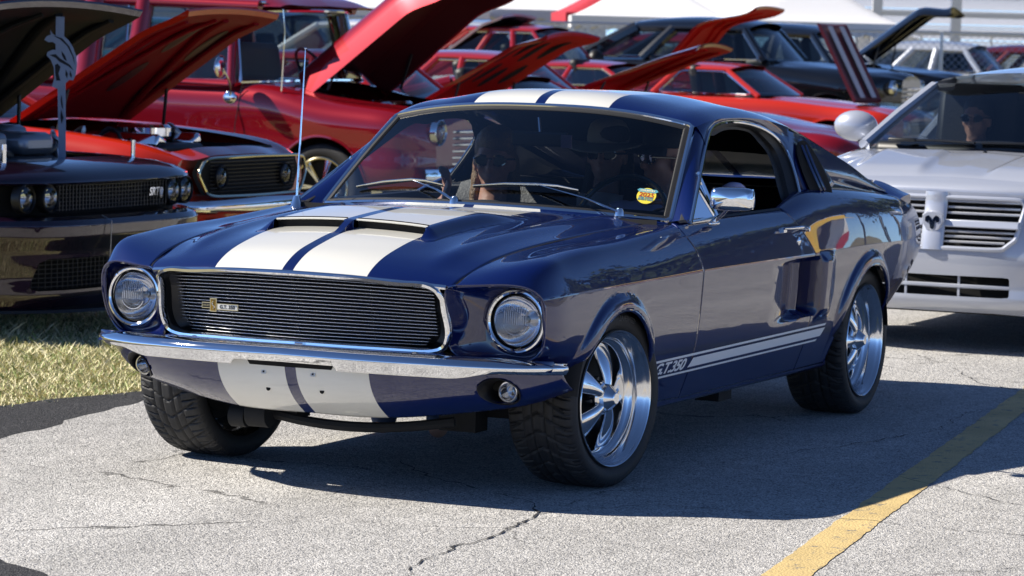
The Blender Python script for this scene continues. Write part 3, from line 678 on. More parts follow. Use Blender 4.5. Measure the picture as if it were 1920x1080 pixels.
# roof side rail: from the drip edge down to the window frame
for mr in (False, True):
    P = np.zeros((60, 6, 3))
    k0 = np.searchsorted(-win[:, 0], 1.235); top = [w for w in win if w[0] < -1.21 and w[2] > 1.10]
    top = curve3(top, 60)
    for i in range(60):
        e = ep(min(-1.213, top[i][0]-.0-.06*max(0, (i-44)/15.)))
        for j in range(6):
            t = j/5.; P[i, j] = e*(1-t)+(top[i]+np.array((0, .012, 0)))*t+np.array((0, .006*math.sin(math.pi*t), 0))
    grid('roof_rail', P, BLUE, car, mir=mr)
    # A pillar
    n = 30; P = np.zeros((n, 5, 3)); wsd = np.array([ws_pt(1, t, -.004) for t in np.linspace(-.02, 1.0, n)]); wf = curve3([w for w in win if w[2] < 1.224 and w[0] > -1.34], n)+np.array((0, .010, 0))
    for i in range(n):
        for j in range(5):
            t = j/4.; P[i, j] = wsd[i]*(1-t)+wf[i]*t+np.array((.010, .014, .004))*math.sin(math.pi*t)
    grid('windscreen_pillar', P, BLUE, car, mir=mr)
    # sail panel behind the door window, down to the hip
    n = 60; P = np.zeros((n, 14, 3)); hip = curve3([(-1.75, .795, .912), (-1.97, .775, .958), (-2.22, .752, .974), (-2.70, .728, .955), (-3.08, .71, .928), (-3.38, .70, .908)], 200)
    rear = [w for w in win if w[0] < -1.95]; rear = curve3([w for i, w in enumerate(win) if i > 60], 14)
    for i in range(n):
        u = (i/(n-1.))**1.1
        e = ep(-2.05-(3.38-2.05)*u); hx = -1.98-(3.38-1.98)*u; kk = np.argmin(abs(hip[:, 0]-hx)); h = hip[kk]
        for j in range(14):
            t = j/13.; s_ = e*(1-t)+h*t+np.array((0, .010*math.sin(math.pi*t)-.022*sstep(.6, 1, t)*(1-t)*4, 0))
            w0 = rear[j]+np.array((-.004, .012, 0)); b = (1-u)**9; P[i, j] = s_*(1-b)+w0*b
    grid('sail_panel', P, BLUE, car, mir=mr)
    # chrome frame, black channel
    MB().tube(win+np.array((0, .016, 0)), .0075, 8).build('window_trim', CHROME, car, mir=mr)
    cw = np.array((-1.45, .70, 1.06)); P = np.zeros((len(win), 5, 3))
    for i, w in enumerate(win):
        d = cw-w; d[1] = 0; d /= np.linalg.norm(d); wd = .020+.030*sstep(-1.2, -1.5, w[0])+.052*sstep(-1.9, -2.06, w[0]); tl = -.5*d[2]
        for j, (a, yy) in enumerate(((0, .010), (.012, .004), (wd*.55, -.010), (wd*.6, -.028), (wd, -.034))): P[i, j] = w+d*a+np.array((0, yy+tl*a, 0))
    grid('window_channel', RUBBER and P, RUBBER, car, mir=mr)
    # vent window
    va, vb, vc = np.array((-.745, .800, .903)), np.array((-1.02, .722, 1.058)), np.array((-1.045, .80, .905))
    vp = curve3([va, (va+vb)/2, vb], 12); o = mesh('vent_window', [va, vb, vb+np.array((-.012, 0, -.01)), vc], [(0, 1, 2, 3)], CLGLASS, car, mir=mr, smooth=False)
    mb = MB(); mb.tube([vb+np.array((0, .006, .01)), vc+np.array((0, .006, -.004))], .008, 8); mb.tube([va+np.array((.01, .012, -.006)), vc+np.array((0, .008, -.006))], .009, 8); mb.build('vent_frame', CHROME, car, mir=mr)
    # window sill strip
    P = np.zeros((30, 4, 3))
    for i, x in enumerate(np.linspace(-.66, -1.98, 30)):
        z = .899+.008*(-x-.66); P[i] = [(x, .806, z-.004), (x, .795, z+.004), (x, .775, z), (x, .765, z-.05)]
    grid('window_sill', P, RUBBER, car, mir=mr)
    # quarter vent scoop on the sail panel
    yo = lambda x, z: .805-(z-.9)*.5
    vo = [(-2.10, .935), (-2.105, 1.03), (-2.135, 1.12), (-2.20, 1.175), (-2.29, 1.170), (-2.345, 1.12), (-2.40, 1.03), (-2.44, .985), (-2.36, .965), (-2.22, .945)]
    vo = curve3([(a, 0, b) for a, b in vo+vo[:1]], 60)[:-1]
    P = np.zeros((len(vo), 6, 3)); c = np.array((-2.27, 1.06))
    for i, q in enumerate(vo):
        xz = np.array((q[0], q[2]))
        for j, (s_, h) in enumerate(((1., -.035), (1., .0), (.985, .018), (.90, .030), (.6, .036), (0., .038))):
            p = c+(xz-c)*s_; front = sstep(-2.34, -2.17, p[0]); P[i, j] = (p[0], yo(*p)+h*(.35+.65*(1-front))+.004, p[1])
    grid('quarter_vent', P, BLUE, car, wu=True, mir=mr, sharp=60)
    mo = [(-2.115, .95), (-2.118, 1.03), (-2.145, 1.11), (-2.20, 1.160), (-2.27, 1.157), (-2.31, 1.11), (-2.335, 1.03), (-2.325, .968)]
    mo = curve3([(a, 0, b) for a, b in mo+mo[:1]], 40)[:-1]; V = [(q[0], yo(q[0], q[2])+.046-.02*sstep(-2.25, -2.15, q[0]), q[2]) for q in mo]
    mesh('vent_mouth', V, [tuple(range(len(V)))], VOID, car, mir=mr, smooth=False)
    mb = MB()
    for k in range(2):
        x = -2.195-.045*k; mb.tube([(x-.005, yo(x, .965)+.044, .965), (x+.008, yo(x, 1.05)+.046, 1.05), (x-.012, yo(x, 1.145)+.040, 1.145)], .006, 6)
    mb.build('vent_louvre', BLUE, car, mir=mr)
# rear glass, deck, tail panel, spoiler, rear bumper
P = np.zeros((30, 30, 3))
for i, a in enumerate(np.linspace(.44, .80, 30)):
    row = full[int(a*(len(full)-1))]; ii = np.linspace(.16, .84, 30)
    for j, b in enumerate(ii): P[i, j] = row[int(b*(len(row)-1))]+np.array((-.001, 0, .004))
grid('rear_window', P, glass('rear_glass', (.08, .09, .10)), car)
DECK = [[(-3.30, 0, .955), (-3.30, .4, .952), (-3.32, .70, .918)], [(-3.55, 0, .945), (-3.55, .4, .940), (-3.50, .70, .905)], [(-3.80, 0, .925), (-3.77, .4, .918), (-3.62, .70, .890)]]
Pk = net(DECK, 20, [(0, 2, 24)]); grid('deck_lid', np.concatenate([Pk[:, ::-1]*[1, -1, 1], Pk[:, 1:]], 1), STRIPE, car, flip=True)
TAIL = [[(-3.77, 0, .925), (-3.73, .4, .918), (-3.60, .735, .880)], [(-3.80, 0, .75), (-3.77, .4, .74), (-3.715, .762, .72)], [(-3.76, 0, .50), (-3.71, .4, .50), (-3.55, .72, .50)]]
Pk = net(TAIL, 20, [(0, 2, 24)]); grid('tail_panel', np.concatenate([Pk[:, ::-1]*[1, -1, 1], Pk[:, 1:]], 1), BLUE, car, flip=True)
for nm, ya, yb in (('deck_spoiler', -.585, .585), ('spoiler_end', .60, .775), ('spoiler_end', -.775, -.60)):
    n = 24; P = np.zeros((n, 6, 3))
    for i, y in enumerate(np.linspace(ya, yb, n)):
        k = (abs(y)/.78)**2; xb = -3.47+(.10*k); zb = .925-.035*k; hh = .055*(1-sstep(.60, .80, abs(y))*.75)
        P[i] = [(xb+.06, y, zb-.02), (xb-.06, y, zb+hh*.45), (xb-.15, y, zb+hh), (xb-.165, y, zb+hh-.004), (xb-.17, y, zb-.02), (xb-.10, y, zb-.04)]
    mb = MB().grid(P, wv=True); mb.F.append(tuple(range(6))); mb.F.append(tuple(range((n-1)*6, n*6))[::-1]); mb.build(nm, BLUE, car)
yy = np.linspace(-.60, .60, 41); P = np.zeros((41, 7, 3))
for i, y in enumerate(yy):
    k = abs(y)/.80; xb = -3.88+.06*k**2+.20*max(0, (k-.85)/.15)**2; zb = .56
    for j, (a, b) in enumerate(((.06, .05), (.0, .045), (-.02, .02), (-.025, 0), (-.02, -.03), (0, -.05), (.06, -.05))): P[i, j] = (xb+a, y, zb+b)
grid('rear_bumper', P, CHROME, car)
for s in (-1, 1):
    pass
    for k in range(3): MB().box((-3.83, s*(.45+.075*k), .72), (.03, .05, .14)).build('tail_lamp', mat('red_lens', (.35, .01, .01), .15, coat=1), car)
# --- nose: headlight buckets
HL = np.array((.600, .733, .618))
OUT = np.array([(.758, .583, .738), (.735, .66, .742), (.692, .765, .744), (.660, .832, .728), (.640, .860, .700), (.622, .866, .61), (.600, .846, .53), (.600, .80, .492), (.63, .70, .484), (.668, .60, .486), (.705, .548, .515), (.738, .546, .60), (.762, .545, .69), (.768, .556, .728)])
OUT = slim(OUT)
OUTC = curve3(np.vstack([OUT, OUT[:1]]), 121)[:-1]
for s in (1, -1):
    an = np.arctan2(OUTC[:, 2]-HL[2], OUTC[:, 1]-HL[1]); P = np.zeros((120, 12, 3)); RB = .104
    for i in range(120):
        inn = HL+np.array((-.012, RB*math.cos(an[i]), RB*math.sin(an[i]))); o = OUTC[i]
        for j in range(12):
            t = j/11.; p = o*(1-t)+inn*t; dep = -.030*math.sin(math.pi*t**.75)*(1+.9*sstep(.62, .56, o[1])*0)
            P[i, j] = p+np.array((dep, 0, 0))
    g = grid('headlight_bucket', P, BLUE, car, wu=True, mir=(s < 0), sharp=70, flip=True)
    mb = MB().tube(OUTC, .0035, 6, closed=True); mb.build('bucket_edge', BLUE, car, mir=(s < 0))
    c = HL*[1, s, 1]
    ring = MB().lathe([(.112, -.02), (.108, .004), (.104, .011), (.0985, .012), (.0925, .008), (.0905, -.006), (.088, -.02)], 64, c=c, axis='x').build('headlight_ring', CHROME, car)
    MB().lathe([(.0885, -.004), (.086, .000), (.0835, -.004)], 64, c=c, axis='x').build('headlight_gasket', RUBBER, ring)
    MB().lathe([(.0, -.085), (.02, -.083), (.045, -.070), (.066, -.045), (.080, -.018), (.0835, -.004)], 48, c=c, axis='x').build('reflector', mat('reflector', (.9, .9, .92), .08, 1.), ring)
    MB().lathe([(0, -.03), (.014, -.028), (.016, -.045), (.010, -.08)], 16, c=c, axis='x').build('bulb_shield', SATIN, ring)
    def flutes(nt, gl, fr):
        tc = nt.nodes.new('ShaderNodeTexCoord'); sp = nt.nodes.new('ShaderNodeSeparateXYZ'); nt.links.new(tc.outputs['Object'], sp.inputs[0])
        w = nt.nodes.new('ShaderNodeMath'); w.operation = 'SINE'; ml = nt.nodes.new('ShaderNodeMath'); ml.operation = 'MULTIPLY'; ml.inputs[1].default_value = 700
        nt.links.new(sp.outputs[1], ml.inputs[0]); nt.links.new(ml.outputs[0], w.inputs[0])
        bp = nt.nodes.new('ShaderNodeBump'); bp.inputs['Strength'].default_value = .55; bp.inputs['Distance'].default_value = .004
        nt.links.new(w.outputs[0], bp.inputs['Height']); nt.links.new(bp.outputs[0], gl.inputs['Normal']); nt.links.new(bp.outputs[0], fr.inputs['Normal'])
    LENS = glass('fluted_lens', (.92, .93, .95), 1.75, .05, body=.07, bodycol=(.8, .84, .9))
    YY_, ZZ_ = np.meshgrid(np.linspace(-.09, .09, 241), np.linspace(-.09, .09, 61), indexing='ij'); RR_ = np.hypot(YY_, ZZ_)
    FL = np.where(ZZ_ > -.012, .0022*np.sin(YY_*2*math.pi/.0062)*sstep(.052, .040, np.abs(YY_))*sstep(-.015, -.008, ZZ_)*sstep(.07, .06, RR_)+.0009*np.sin(YY_*2*math.pi/.0100)*sstep(.040, .054, np.abs(YY_))*sstep(.076, .07, RR_), .0010*np.sin(RR_*2*math.pi/.011))
    PL = np.stack([.018-2.9*RR_**2+FL*1., YY_, ZZ_], -1)+c; lv, lf = cutgrid(PL, lambda V: .0832-np.hypot(V[:, 1]-c[1], V[:, 2]-c[2])); mesh('headlight_lens', lv, lf, LENS, ring, True, None)
    RIBM = glass('bright_streak_rib', (.9, .92, .95), 1.6, .05, body=.55, bodycol=(.85, .88, .95))  # ribs whitened: the bright streaks of the flutes are put into the colour
    for k in range(-5, 6):
        y = k*.0078; h = .058*math.sqrt(max(0, 1-(y/.062)**2)); MB().tube([(c[0]+.0195-(y*y+z*z)*2.9, c[1]+y, c[2]+z) for z in np.linspace(-.010, h, 10)], .0014, 5).build('lens_flute', RIBM, ring)
    MB().tube([(c[0]+.0195-(.045**2)*2.9, c[1]+.045*math.cos(a), c[2]+.045*math.sin(a)) for a in np.linspace(math.radians(200), math.radians(340), 14)], .0016, 5).build('lens_flute', RIBM, ring)
    for k in range(3):
        a = math.radians((130, 250, 10)[k]); MB().sphere((c[0]+.011, c[1]+.1005*math.cos(a), c[2]+.1005*math.sin(a)), .0032, 8, 6).build('ring_screw', BLACK, ring)
# --- grille
XGT = lambda y: .832-.19*y*y
XGB = lambda y: .772-.19*y*y
def gx(y, z): t = (z-.512)/.22; return XGB(y)*(1-t)+XGT(y)*t
OL = [(0, .752), (.15, .750), (.30, .744), (.42, .737), (.505, .729), (.527, .715), (.537, .66), (.544, .60), (.540, .555), (.525, .528), (.49, .514), (.40, .510), (.2, .511), (0, .512)]
half = curve3([(0, a, b) for a, b in OL], 70)[:, 1:]; loop = np.vstack([half, (half*[-1, 1])[::-1][1:-1]])
lp = np.array([(gx(y, z)+(.012 if z > .70 else .0), y, z) for y, z in loop]); cc = np.array((.78, 0, .62))
def rim(path, w, d, fwd):
    n = len(path); T = np.roll(path, -1, 0)-np.roll(path, 1, 0); T /= np.linalg.norm(T, axis=1)[:, None]; P = np.zeros((n, 6, 3))
    for i in range(n):
        o = np.cross(T[i], (1, 0, 0)); o /= np.linalg.norm(o)
        if o@(path[i]-cc) < 0: o = -o
        for j, (a, b) in enumerate(((w*.5, -.02), (w*.5, 0), (w*.2, fwd), (-w*.25, fwd*.9), (-w*.5, -.004), (-w*.5, -d))): P[i, j] = path[i]+o*a+np.array((b, 0, 0))
    return P
grid('grille_surround', rim(lp, .020, .035, .008), CHROME, car, wu=True, sharp=50)
n = len(lp); P = np.zeros((n, 4, 3))
for i in range(n):
    d = lp[i]-cc
    for j, (sy, sz, b) in enumerate(((.985, .96, -.012), (.975, .94, -.05), (.90, .86, -.062), (.90, .86, -.09))): P[i, j] = (lp[i][0]+b, cc[1]+d[1]*sy, cc[2]+d[2]*sz)
grid('grille_bezel', P, BLACK, car, wu=True, sharp=50)
y_ = np.linspace(-.55, .55, 23); P = np.array([[(gx(y, z)-.10, y, z) for z in np.linspace(.50, .75, 4)] for y in y_]); grid('grille_back', P, VOID, car)
nb = 18
for k in range(nb):
    z = .528+k*(.733-.528)/(nb-1); ym = .490 if z > .56 else .47-.02*(.56-z)/.03
    yy = np.r_[np.linspace(-ym, 0, 16), np.linspace(0, ym, 16)[1:]]
    zz = z-.000*np.abs(yy)-.012*(yy/.5)**2*(k/(nb-1.))
    P = np.zeros((31, 6, 3))
    for i, y in enumerate(yy):
        x0 = gx(y, z)-.052+.022*(1-abs(y)/.5)
        for j, (a, b) in enumerate(((0, .0020), (.004, .0016), (.0052, 0), (.004, -.0016), (0, -.0020), (-.012, 0))): P[i, j] = (x0+a, y, zz[i]+b)
    grid('grille_bar', P, mat('bar_aluminium', (.78, .79, .81), .2, 1.), car, wv=True, sharp=60)
for y in (-.27, 0., .27):
    MB().box((gx(y, .63)-.055+(.022 if y == 0 else .01), y, .63), (.006, .005, .20), (0, math.radians(15), 0)).build('grille_rib', VOID, car)
# grille badge: plate, gold shield, plate with the number
bx = lambda y: gx(y, .62)-.018
GOLD = mat('gold_enamel', (.45, .26, .05), .3, .8); WHITE_E = mat('white_enamel', (.75, .75, .72), .3, coat=1)
b1 = MB().box((bx(-.352), -.352, .619), (.010, .034, .020)).build('grille_badge', CHROME, car)
MB().box((bx(-.352)+.0055, -.352, .619), (.002, .029, .015)).build('badge_field', BLACK, b1)
tv, tf = text_mesh('SHELBY', .009, .0004); mesh('badge_text', np.c_[bx(-.352)+.007+tv[:, 2], -.352+tv[:, 0], .619+tv[:, 1]], tf, CHROME, b1, smooth=False)
b2 = MB().box((bx(-.319)+.004, -.319, .622), (.014, .026, .046)).build('grille_badge', CHROME, car); MB().box((bx(-.319)+.0115, -.319, .622), (.002, .019, .039)).build('badge_field', GOLD, b2)
pts = [(bx(-.319)+.013, -.319+.005*math.sin(t*2.2*math.pi)*(1-.3*t), .608+.028*t) for t in np.linspace(0, 1, 16)]; MB().tube(pts, np.linspace(.0016, .003, 16), 6).build('badge_snake', CHROME, b2)
b3 = MB().box((bx(-.262)+.002, -.262, .617), (.010, .082, .022)).build('grille_badge', CHROME, car); MB().box((bx(-.262)+.008, -.262, .617), (.002, .075, .016)).build('badge_field', WHITE_E, b3)
tv, tf = text_mesh('G.T. 350', .0165, .0004, bold=.0005); mesh('badge_text', np.c_[bx(-.262)+.0095+tv[:, 2], -.262+tv[:, 0], .617+tv[:, 1]], tf, BLACK, b3, smooth=False)
# chrome strip on the hood lip
pts = np.array([(float(HXE(y))+.004, y, .7515-.022*(abs(y)/.55)**2.1) for y in np.linspace(-.553, .553, 61)]); MB().tube(pts, .0095, 8, flat=.9).build('hood_lip_trim', CHROME, car)
MB().box((float(gx(0, .512))+.012, .02, .512), (.014, .03, .012)).build('trim_clip', CHROME, car)
# stone shield between grille and bumper
yv = np.linspace(-.87, .87, 61); P = np.zeros((61, 4, 3))
for i, y in enumerate(yv):
    k = abs(y); xa = XGB(y)-.004 if k < .56 else .665-.22*(k-.56); zs = .510 if k < .54 else .492
    P[i] = [(xa, y, zs), (xa+.03*(1-sstep(.6, .87, k)), y, zs-.004), (xa+.04*(1-sstep(.6, .87, k)), y, zs-.02), (xa+.02, y, zs-.035)]
grid('stone_shield', P, BLUE, car)
# --- front bumper
BX = cub([0, .2, .4, .55, .68, .78, .86, .905], [.884, .878, .855, .815, .755, .69, .615, .555]); BZ = lin([0, .5, .92], [.492, .487, .474])
yv = np.concatenate([-np.linspace(.905, .60, 30), np.linspace(-.595, .595, 170), np.linspace(.60, .905, 30)]); n = len(yv); P = np.zeros((n, 14, 3))
path = np.array([(float(BX(abs(y))), y, float(BZ(abs(y)))) for y in yv]); T = np.gradient(path, axis=0); T /= np.linalg.norm(T, axis=1)[:, None]
for i, y in enumerate(yv):
    o = np.array((T[i][1], -T[i][0], 0)); o /= np.linalg.norm(o)
    if o[0] < 0: o = -o
    k = abs(y); tip = 1-sstep(.70, .90, k)*.62; low = .052-.022*sstep(.57, .74, k)-.016*(1-sstep(.188, .202, k)); tk = 1-.75*sstep(.84, .905, k)
    sec = [(-.085*tk, .016*tip), (-.060*tk, .021*tip), (-.038*tk, .022*tip), (-.026, .019*tip), (-.015, .012*tip), (-.007, .004*tip), (-.002, -.005*tip), (0, -.012*tip), (-.003, -.018), (-.010, -.018-(low-.018)*.35), (-.014, -.018-(low-.018)*.8), (-.019, -low), (-.026, -low+.003), (-.030, -low+.012)]
    for j, (a, b) in enumerate(sec): P[i, j] = path[i]+o*a+np.array((0, 0, b))
bump = grid('front_bumper', P, CHROME, car, sharp=55, flip=True); solid(bump, .004, -1)
for y in (-.80, -.455, .455, .80):
    xx = float(BX(abs(y)))-.05; MB().sphere((xx, y, float(BZ(abs(y)))+.020*(1-.6*(abs(y) > .7))), (.013, .013, .007), 14, 8).build('bumper_bolt', CHROME, bump)
# --- lower valance
VAL = [[(.815, 0, .455), (.800, 0, .40), (.752, 0, .333), (.655, 0, .266)], [(.80, .284, .455), (.785, .284, .40), (.735, .284, .333), (.635, .284, .267)], [(.715, .60, .455), (.70, .60, .41), (.655, .60, .355), (.56, .60, .305)],
       [(.625, .76, .458), (.608, .765, .42), (.57, .768, .375), (.485, .755, .335)], [(.52, .862, .462), (.505, .868, .435), (.47, .870, .405), (.40, .86, .380)]]
Pv = net(VAL, 60, [(0, 3, 26)]); FOG = np.array((.612, .695, .378)); fphi = lambda V: np.where(V[:, 0] > .3, np.hypot((np.abs(V[:, 1])-.690)/1.0, (V[:, 2]-.382)/.80)-.058, 1)
Pall = np.concatenate([(Pv[::-1]*[1, -1, 1]), Pv[1:]], 0)
v_, f_ = cutgrid(Pall, fphi); val = mesh('front_valance', v_, [q[::-1] for q in f_], STRIPE, car, True, 50); solid(val, .006, -1)
VT = BVHTree.FromPolygons([Vector(a) for a in Pv.reshape(-1, 3)], gridF(*Pv.shape[:2]))
def val_x(y, z, off=0.): h = VT.ray_cast(Vector((2, abs(y), z)), Vector((-1, 0, 0))); return (h[0].x if h[0] else .6)+off
for s in (1, -1):
    an = np.linspace(0, 2*math.pi, 48, endpoint=False); P = np.zeros((48, 5, 3)); wl = []
    for i, a in enumerate(an):
        y, z = .690+.058*math.cos(a), .382+.0464*math.sin(a); x = val_x(y, z)
        for j, (sc_, dx) in enumerate(((1.06, .004), (1.0, .007), (.95, .002), (.90, -.05), (.86, -.10))): P[i, j] = (x+dx, .690+.058*sc_*math.cos(a)+(.012 if j == 4 else 0)*0, .382+.0464*sc_*math.sin(a))
    fp_ = grid('fog_lamp_housing', P, BLACK, car, wu=True, mir=(s < 0), sharp=60)
    c = (val_x(.690, .382)-.062, s*.700, .379)
    MB().lathe([(.036, -.02), (.037, .004), (.034, .010), (.030, .010), (.029, .004)], 32, c=c, axis='x').build('fog_ring', CHROME, fp_)
    MB().lathe([(0, -.03), (.015, -.026), (.026, -.008), (.030, .004)], 24, c=c, axis='x').build('fog_reflector', MATS['reflector'], fp_)
    MB().lathe([(0, .014), (.015, .012), (.026, .007), (.030, .004)], 24, c=c, axis='x').build('fog_lens', glass('fog_glass', (.55, .57, .6), 1.5), fp_)
    MB().lathe([(0, -.08), (.06, -.08)], 24, c=c, axis='x').build('fog_back', VOID, fp_)
# plate bracket opening and fixing holes
P = np.zeros((20, 3, 3))
for i, y in enumerate(np.linspace(-.165, .165, 20)):
    for j, z in enumerate((.452, .443, .434)): P[i, j] = (val_x(y, z, .0025), y*(1-.03*j), z)
grid('plate_slot', P, VOID, car)
for y, z, w in ((-.103, .352, .016), (.103, .356, .016)):
    MB().lathe([(0, .0015), (w*.5, .0012), (w*.55, 0)], 10, c=(val_x(y, z, .001), y, z), axis='x').build('fixing_hole', VOID, car)
for y, z in ((-.103, .412), (.085, .415)):
    b = MB().box((val_x(y, z, .001), y, z), (.003, .018, .016), (0, math.radians(-15), 0)).build('plate_clip', CREAM, car); MB().box((val_x(y, z, .003), y, z), (.002, .006, .006)).build('clip_hole', VOID, b)
for s in (-1, 1): MB().box((val_x(.475, .447, .002), s*.475, .447), (.004, .07, .012), (0, 0, -s*.25)).build('valance_slot', VOID, car)
# --- wheels
def tyre_text(rim, s, a0, r0, size):
    tv, tf = text_mesh(s, size, .0006, bold=.0004); a = a0-tv[:, 0]/r0; rr_ = r0+tv[:, 1]
    mesh('tyre_lettering', np.c_[-rr_*np.cos(a)*-1, .0105+tv[:, 2]-abs(rr_-.272)*.05, rr_*np.sin(a)] if False else np.c_[-rr_*np.cos(math.pi-a), .0112+tv[:, 2], rr_*np.sin(a)], tf, mat('tyre_print', (.06, .06, .062), .5), rim, smooth=False)
wl_ = place_wheel(car, FW_X, .845, 1, math.radians(-8.0), rot=-.2); place_wheel(car, FW_X, .845, -1, math.radians(-8.0), rot=.9)
place_wheel(car, RW_X, .842, 1, 0, rot=.35); place_wheel(car, RW_X, .842, -1, 0, rot=.2)
tyre_text(wl_, 'GENERAL', math.radians(100), .279, .026)
# --- small brightwork
# wipers
def wiper(piv, elbow, a, b):
    piv, elbow, a, b = map(lambda q: np.array(q, float), (piv, elbow, a, b)); up = np.array((.3, 0, .5))
    w = MB(); w.tube([piv+up*.03, piv*.6+elbow*.4+up*.05, elbow+up*.03], [.0095, .0065, .004], 8, flat=.5); w.lathe([(0, .030), (.010, .028), (.016, .018), (.019, 0)], 16, c=piv, axis='z')
    w = w.build('wiper', CHROME, car); mid = elbow+up*.02
    MB().tube([a+up*.024, (a+mid)/2+up*.028, mid+up*.012, (b+mid)/2+up*.028, b+up*.024], [.003, .005, .006, .005, .003], 6).build('wiper_blade', ALU, w)
    MB().tube([a+up*.012, mid+up*.004, b+up*.012], .003, 6).build('wiper_rubber', RUBBER, w)
def on_ws(s, t, off=.004): return ws_pt(s, t, off)
wiper(np.array((-.565, -.10, .928)), on_ws(-.62, .10), on_ws(-.93, .105), on_ws(-.26, .085)) if False else None
def wsx(px_s, t): return on_ws(px_s, t)
wiper((-.552, -.055, .930), on_ws(-.42, .165, .004), on_ws(-.80, .12), on_ws(-.20, .13))
wiper((-.64, .575, .912), on_ws(.33, .17), on_ws(-.02, .135), on_ws(.545, .16))
# door mirror
mb = MB(); mc = np.array((-.80, .955, .985))
P = np.zeros((8, 20, 3))
for i, (xx, sc) in enumerate(((.045, .0), (.045, .70), (.038, .90), (.02, .99), (0, 1.), (-.03, 1.), (-.033, .96), (-.02, .93))):
    for k in range(20):
        a = 2*math.pi*k/20; c_, s_ = math.cos(a), math.sin(a); P[i, k] = (xx, .082*sc*np.sign(c_)*abs(c_)**.45, .043*sc*np.sign(s_)*abs(s_)**.45)
R_ = np.array(Euler((0, 0, math.radians(14))).to_matrix()); P = P@R_.T+mc
mir = grid('door_mirror', P, CHROME, car, wv=True, sharp=50)
MB().box(mc+R_@np.array((-.026, 0, 0)), (.003, .150, .074), (0, 0, math.radians(14))).build('mirror_glass', mat('mirror', (.85, .87, .9), .01, 1.), mir)
MB().tube([(-.90, .845, .893), (-.86, .895, .925), (-.815, .945, .962)], [.013, .010, .009], 10, flat=.7).build('mirror_arm', CHROME, mir); MB().sphere((-.815, .945, .968), .015).build('mirror_ball', CHROME, mir)
MB().sphere((-.905, .846, .887), (.055, .016, .010)).build('mirror_foot', CHROME, mir)
for s in (1, -1):
    h = MB(); yb = side_y(-1.73, .832)
    h.tube([(-1.60, yb+.012, .838), (-1.63, yb+.030, .8385), (-1.72, yb+.034, .8385), (-1.81, yb+.028, .837), (-1.835, yb+.010, .836)], [.006, .009, .0095, .009, .006], 10, flat=.75); h.lathe([(0, .042), (.010, .040), (.011, 0)], 12, c=(-1.822, yb, .828)); h.box((-1.62, yb+.004, .832), (.035, .012, .02))
    h.build('door_handle', CHROME, car, mir=(s < 0))
    yl_ = side_y(-1.775, .782); MB().lathe([(0, .008), (.008, .008), (.011, .006), (.0165, .004), (.018, 0)], 20, c=(-1.775, yl_, .782)).build('door_lock', CHROME, car, mir=(s < 0))
# aerial on the right fender
MB().lathe([(.032, -.01), (.031, .006), (.024, .018), (.015, .045), (.012, .055), (0, .056)], 20, c=(-.60, -.745, .872), axis='z').build('aerial_base', CHROME, car)
MB().tube([(-.60, -.745, .92), (-.615, -.745, 1.10), (-.645, -.745, 1.49)], [.0042, .0034, .0018], 8).build('aerial', CHROME, car); MB().sphere((-.645, -.745, 1.49), .005, 8, 6).build('aerial_tip', CHROME, car)
# show sticker inside the windscreen
sc_ = on_ws(.872, .20, -.006); ax = (WT(.872)-WB(.872)); ax /= np.linalg.norm(ax); ay = np.array((-.30, 1, -.05)); ay -= ax*(ay@ax); ay /= np.linalg.norm(ay); nz = np.cross(ay, ax)
def decal(name, pts, off, m, parent):
    V = [sc_+ay*a+ax*b+nz*off for a, b in pts]; return mesh(name, V, [tuple(range(len(V)))], m, parent, smooth=False)
cir = [(.036*math.cos(a), .0465*math.sin(a)) for a in np.linspace(0, 2*math.pi, 40, endpoint=False)]
stk = decal('show_sticker', cir, .012, mat('sticker_yellow', (.80, .66, .06), .5), car); stk['label'] = 'round yellow 2025 show sticker inside the windscreen'
decal('sticker_banner', [(-.040, .030), (-.030, .020), (.030, .020), (.040, .030), (.032, .040), (-.032, .040)], .0125, mat('sticker_teal', (.10, .35, .42), .5), stk)
for txt, sz, dz, colr in (('2025', .030, .004, (.45, .03, .02)), ('COUNTRY', .012, .029, (.85, .8, .5)), ('CAR SHOW', .011, -.013, (.05, .2, .3)), ('ENTRY PASS', .011, -.024, (.05, .2, .3))):
    tv, tf = text_mesh(txt, sz, 0.0, bold=.0005); V = [sc_+ay*(a*.95)+ax*(b*1.15+dz)+nz*.0132 for a, b, c in tv]; mesh('sticker_text', V, tf, mat('ink_'+txt[:3], colr, .5), stk, smooth=False)
# ------------------------------------------------------------------ inside the fastback
P = np.zeros((30, 6, 3))
for i, y in enumerate(np.linspace(-.73, .73, 30)):
    k = (abs(y)/.73)**2; P[i] = [(-.62-.16*k, y, .915-.03*k), (-.78-.08*k, y, .932-.02*k), (-.92-.03*k, y, .928-.015*k), (-.965, y, .90), (-.95, y, .80), (-.93, y, .55)]
grid('dashboard', P, mat('dash_vinyl', (.02, .028, .03), .55, bump=.2, bscale=100), car)
sw = MB(); c0 = np.array((-1.10, .395, .865)); ex = np.array((0, 1., 0)); ez = np.array((-.42, 0, .907)); nx = np.cross(ex, ez)
sw.tube([c0+.185*(math.cos(a)*ex+math.sin(a)*ez) for a in np.linspace(0, 2*math.pi, 48, endpoint=False)], .012, 8, closed=True)
for a in (math.radians(-90), math.radians(20), math.radians(160)): sw.tube([c0, c0+.18*(math.cos(a)*ex+math.sin(a)*ez)], .010, 6, flat=.4)
sw.tube([c0, c0+np.array((.3, 0, -.13))], .03, 10); sw.build('steering_wheel', mat('wheel_rim', (.03, .05, .045), .25, coat=.6), car)
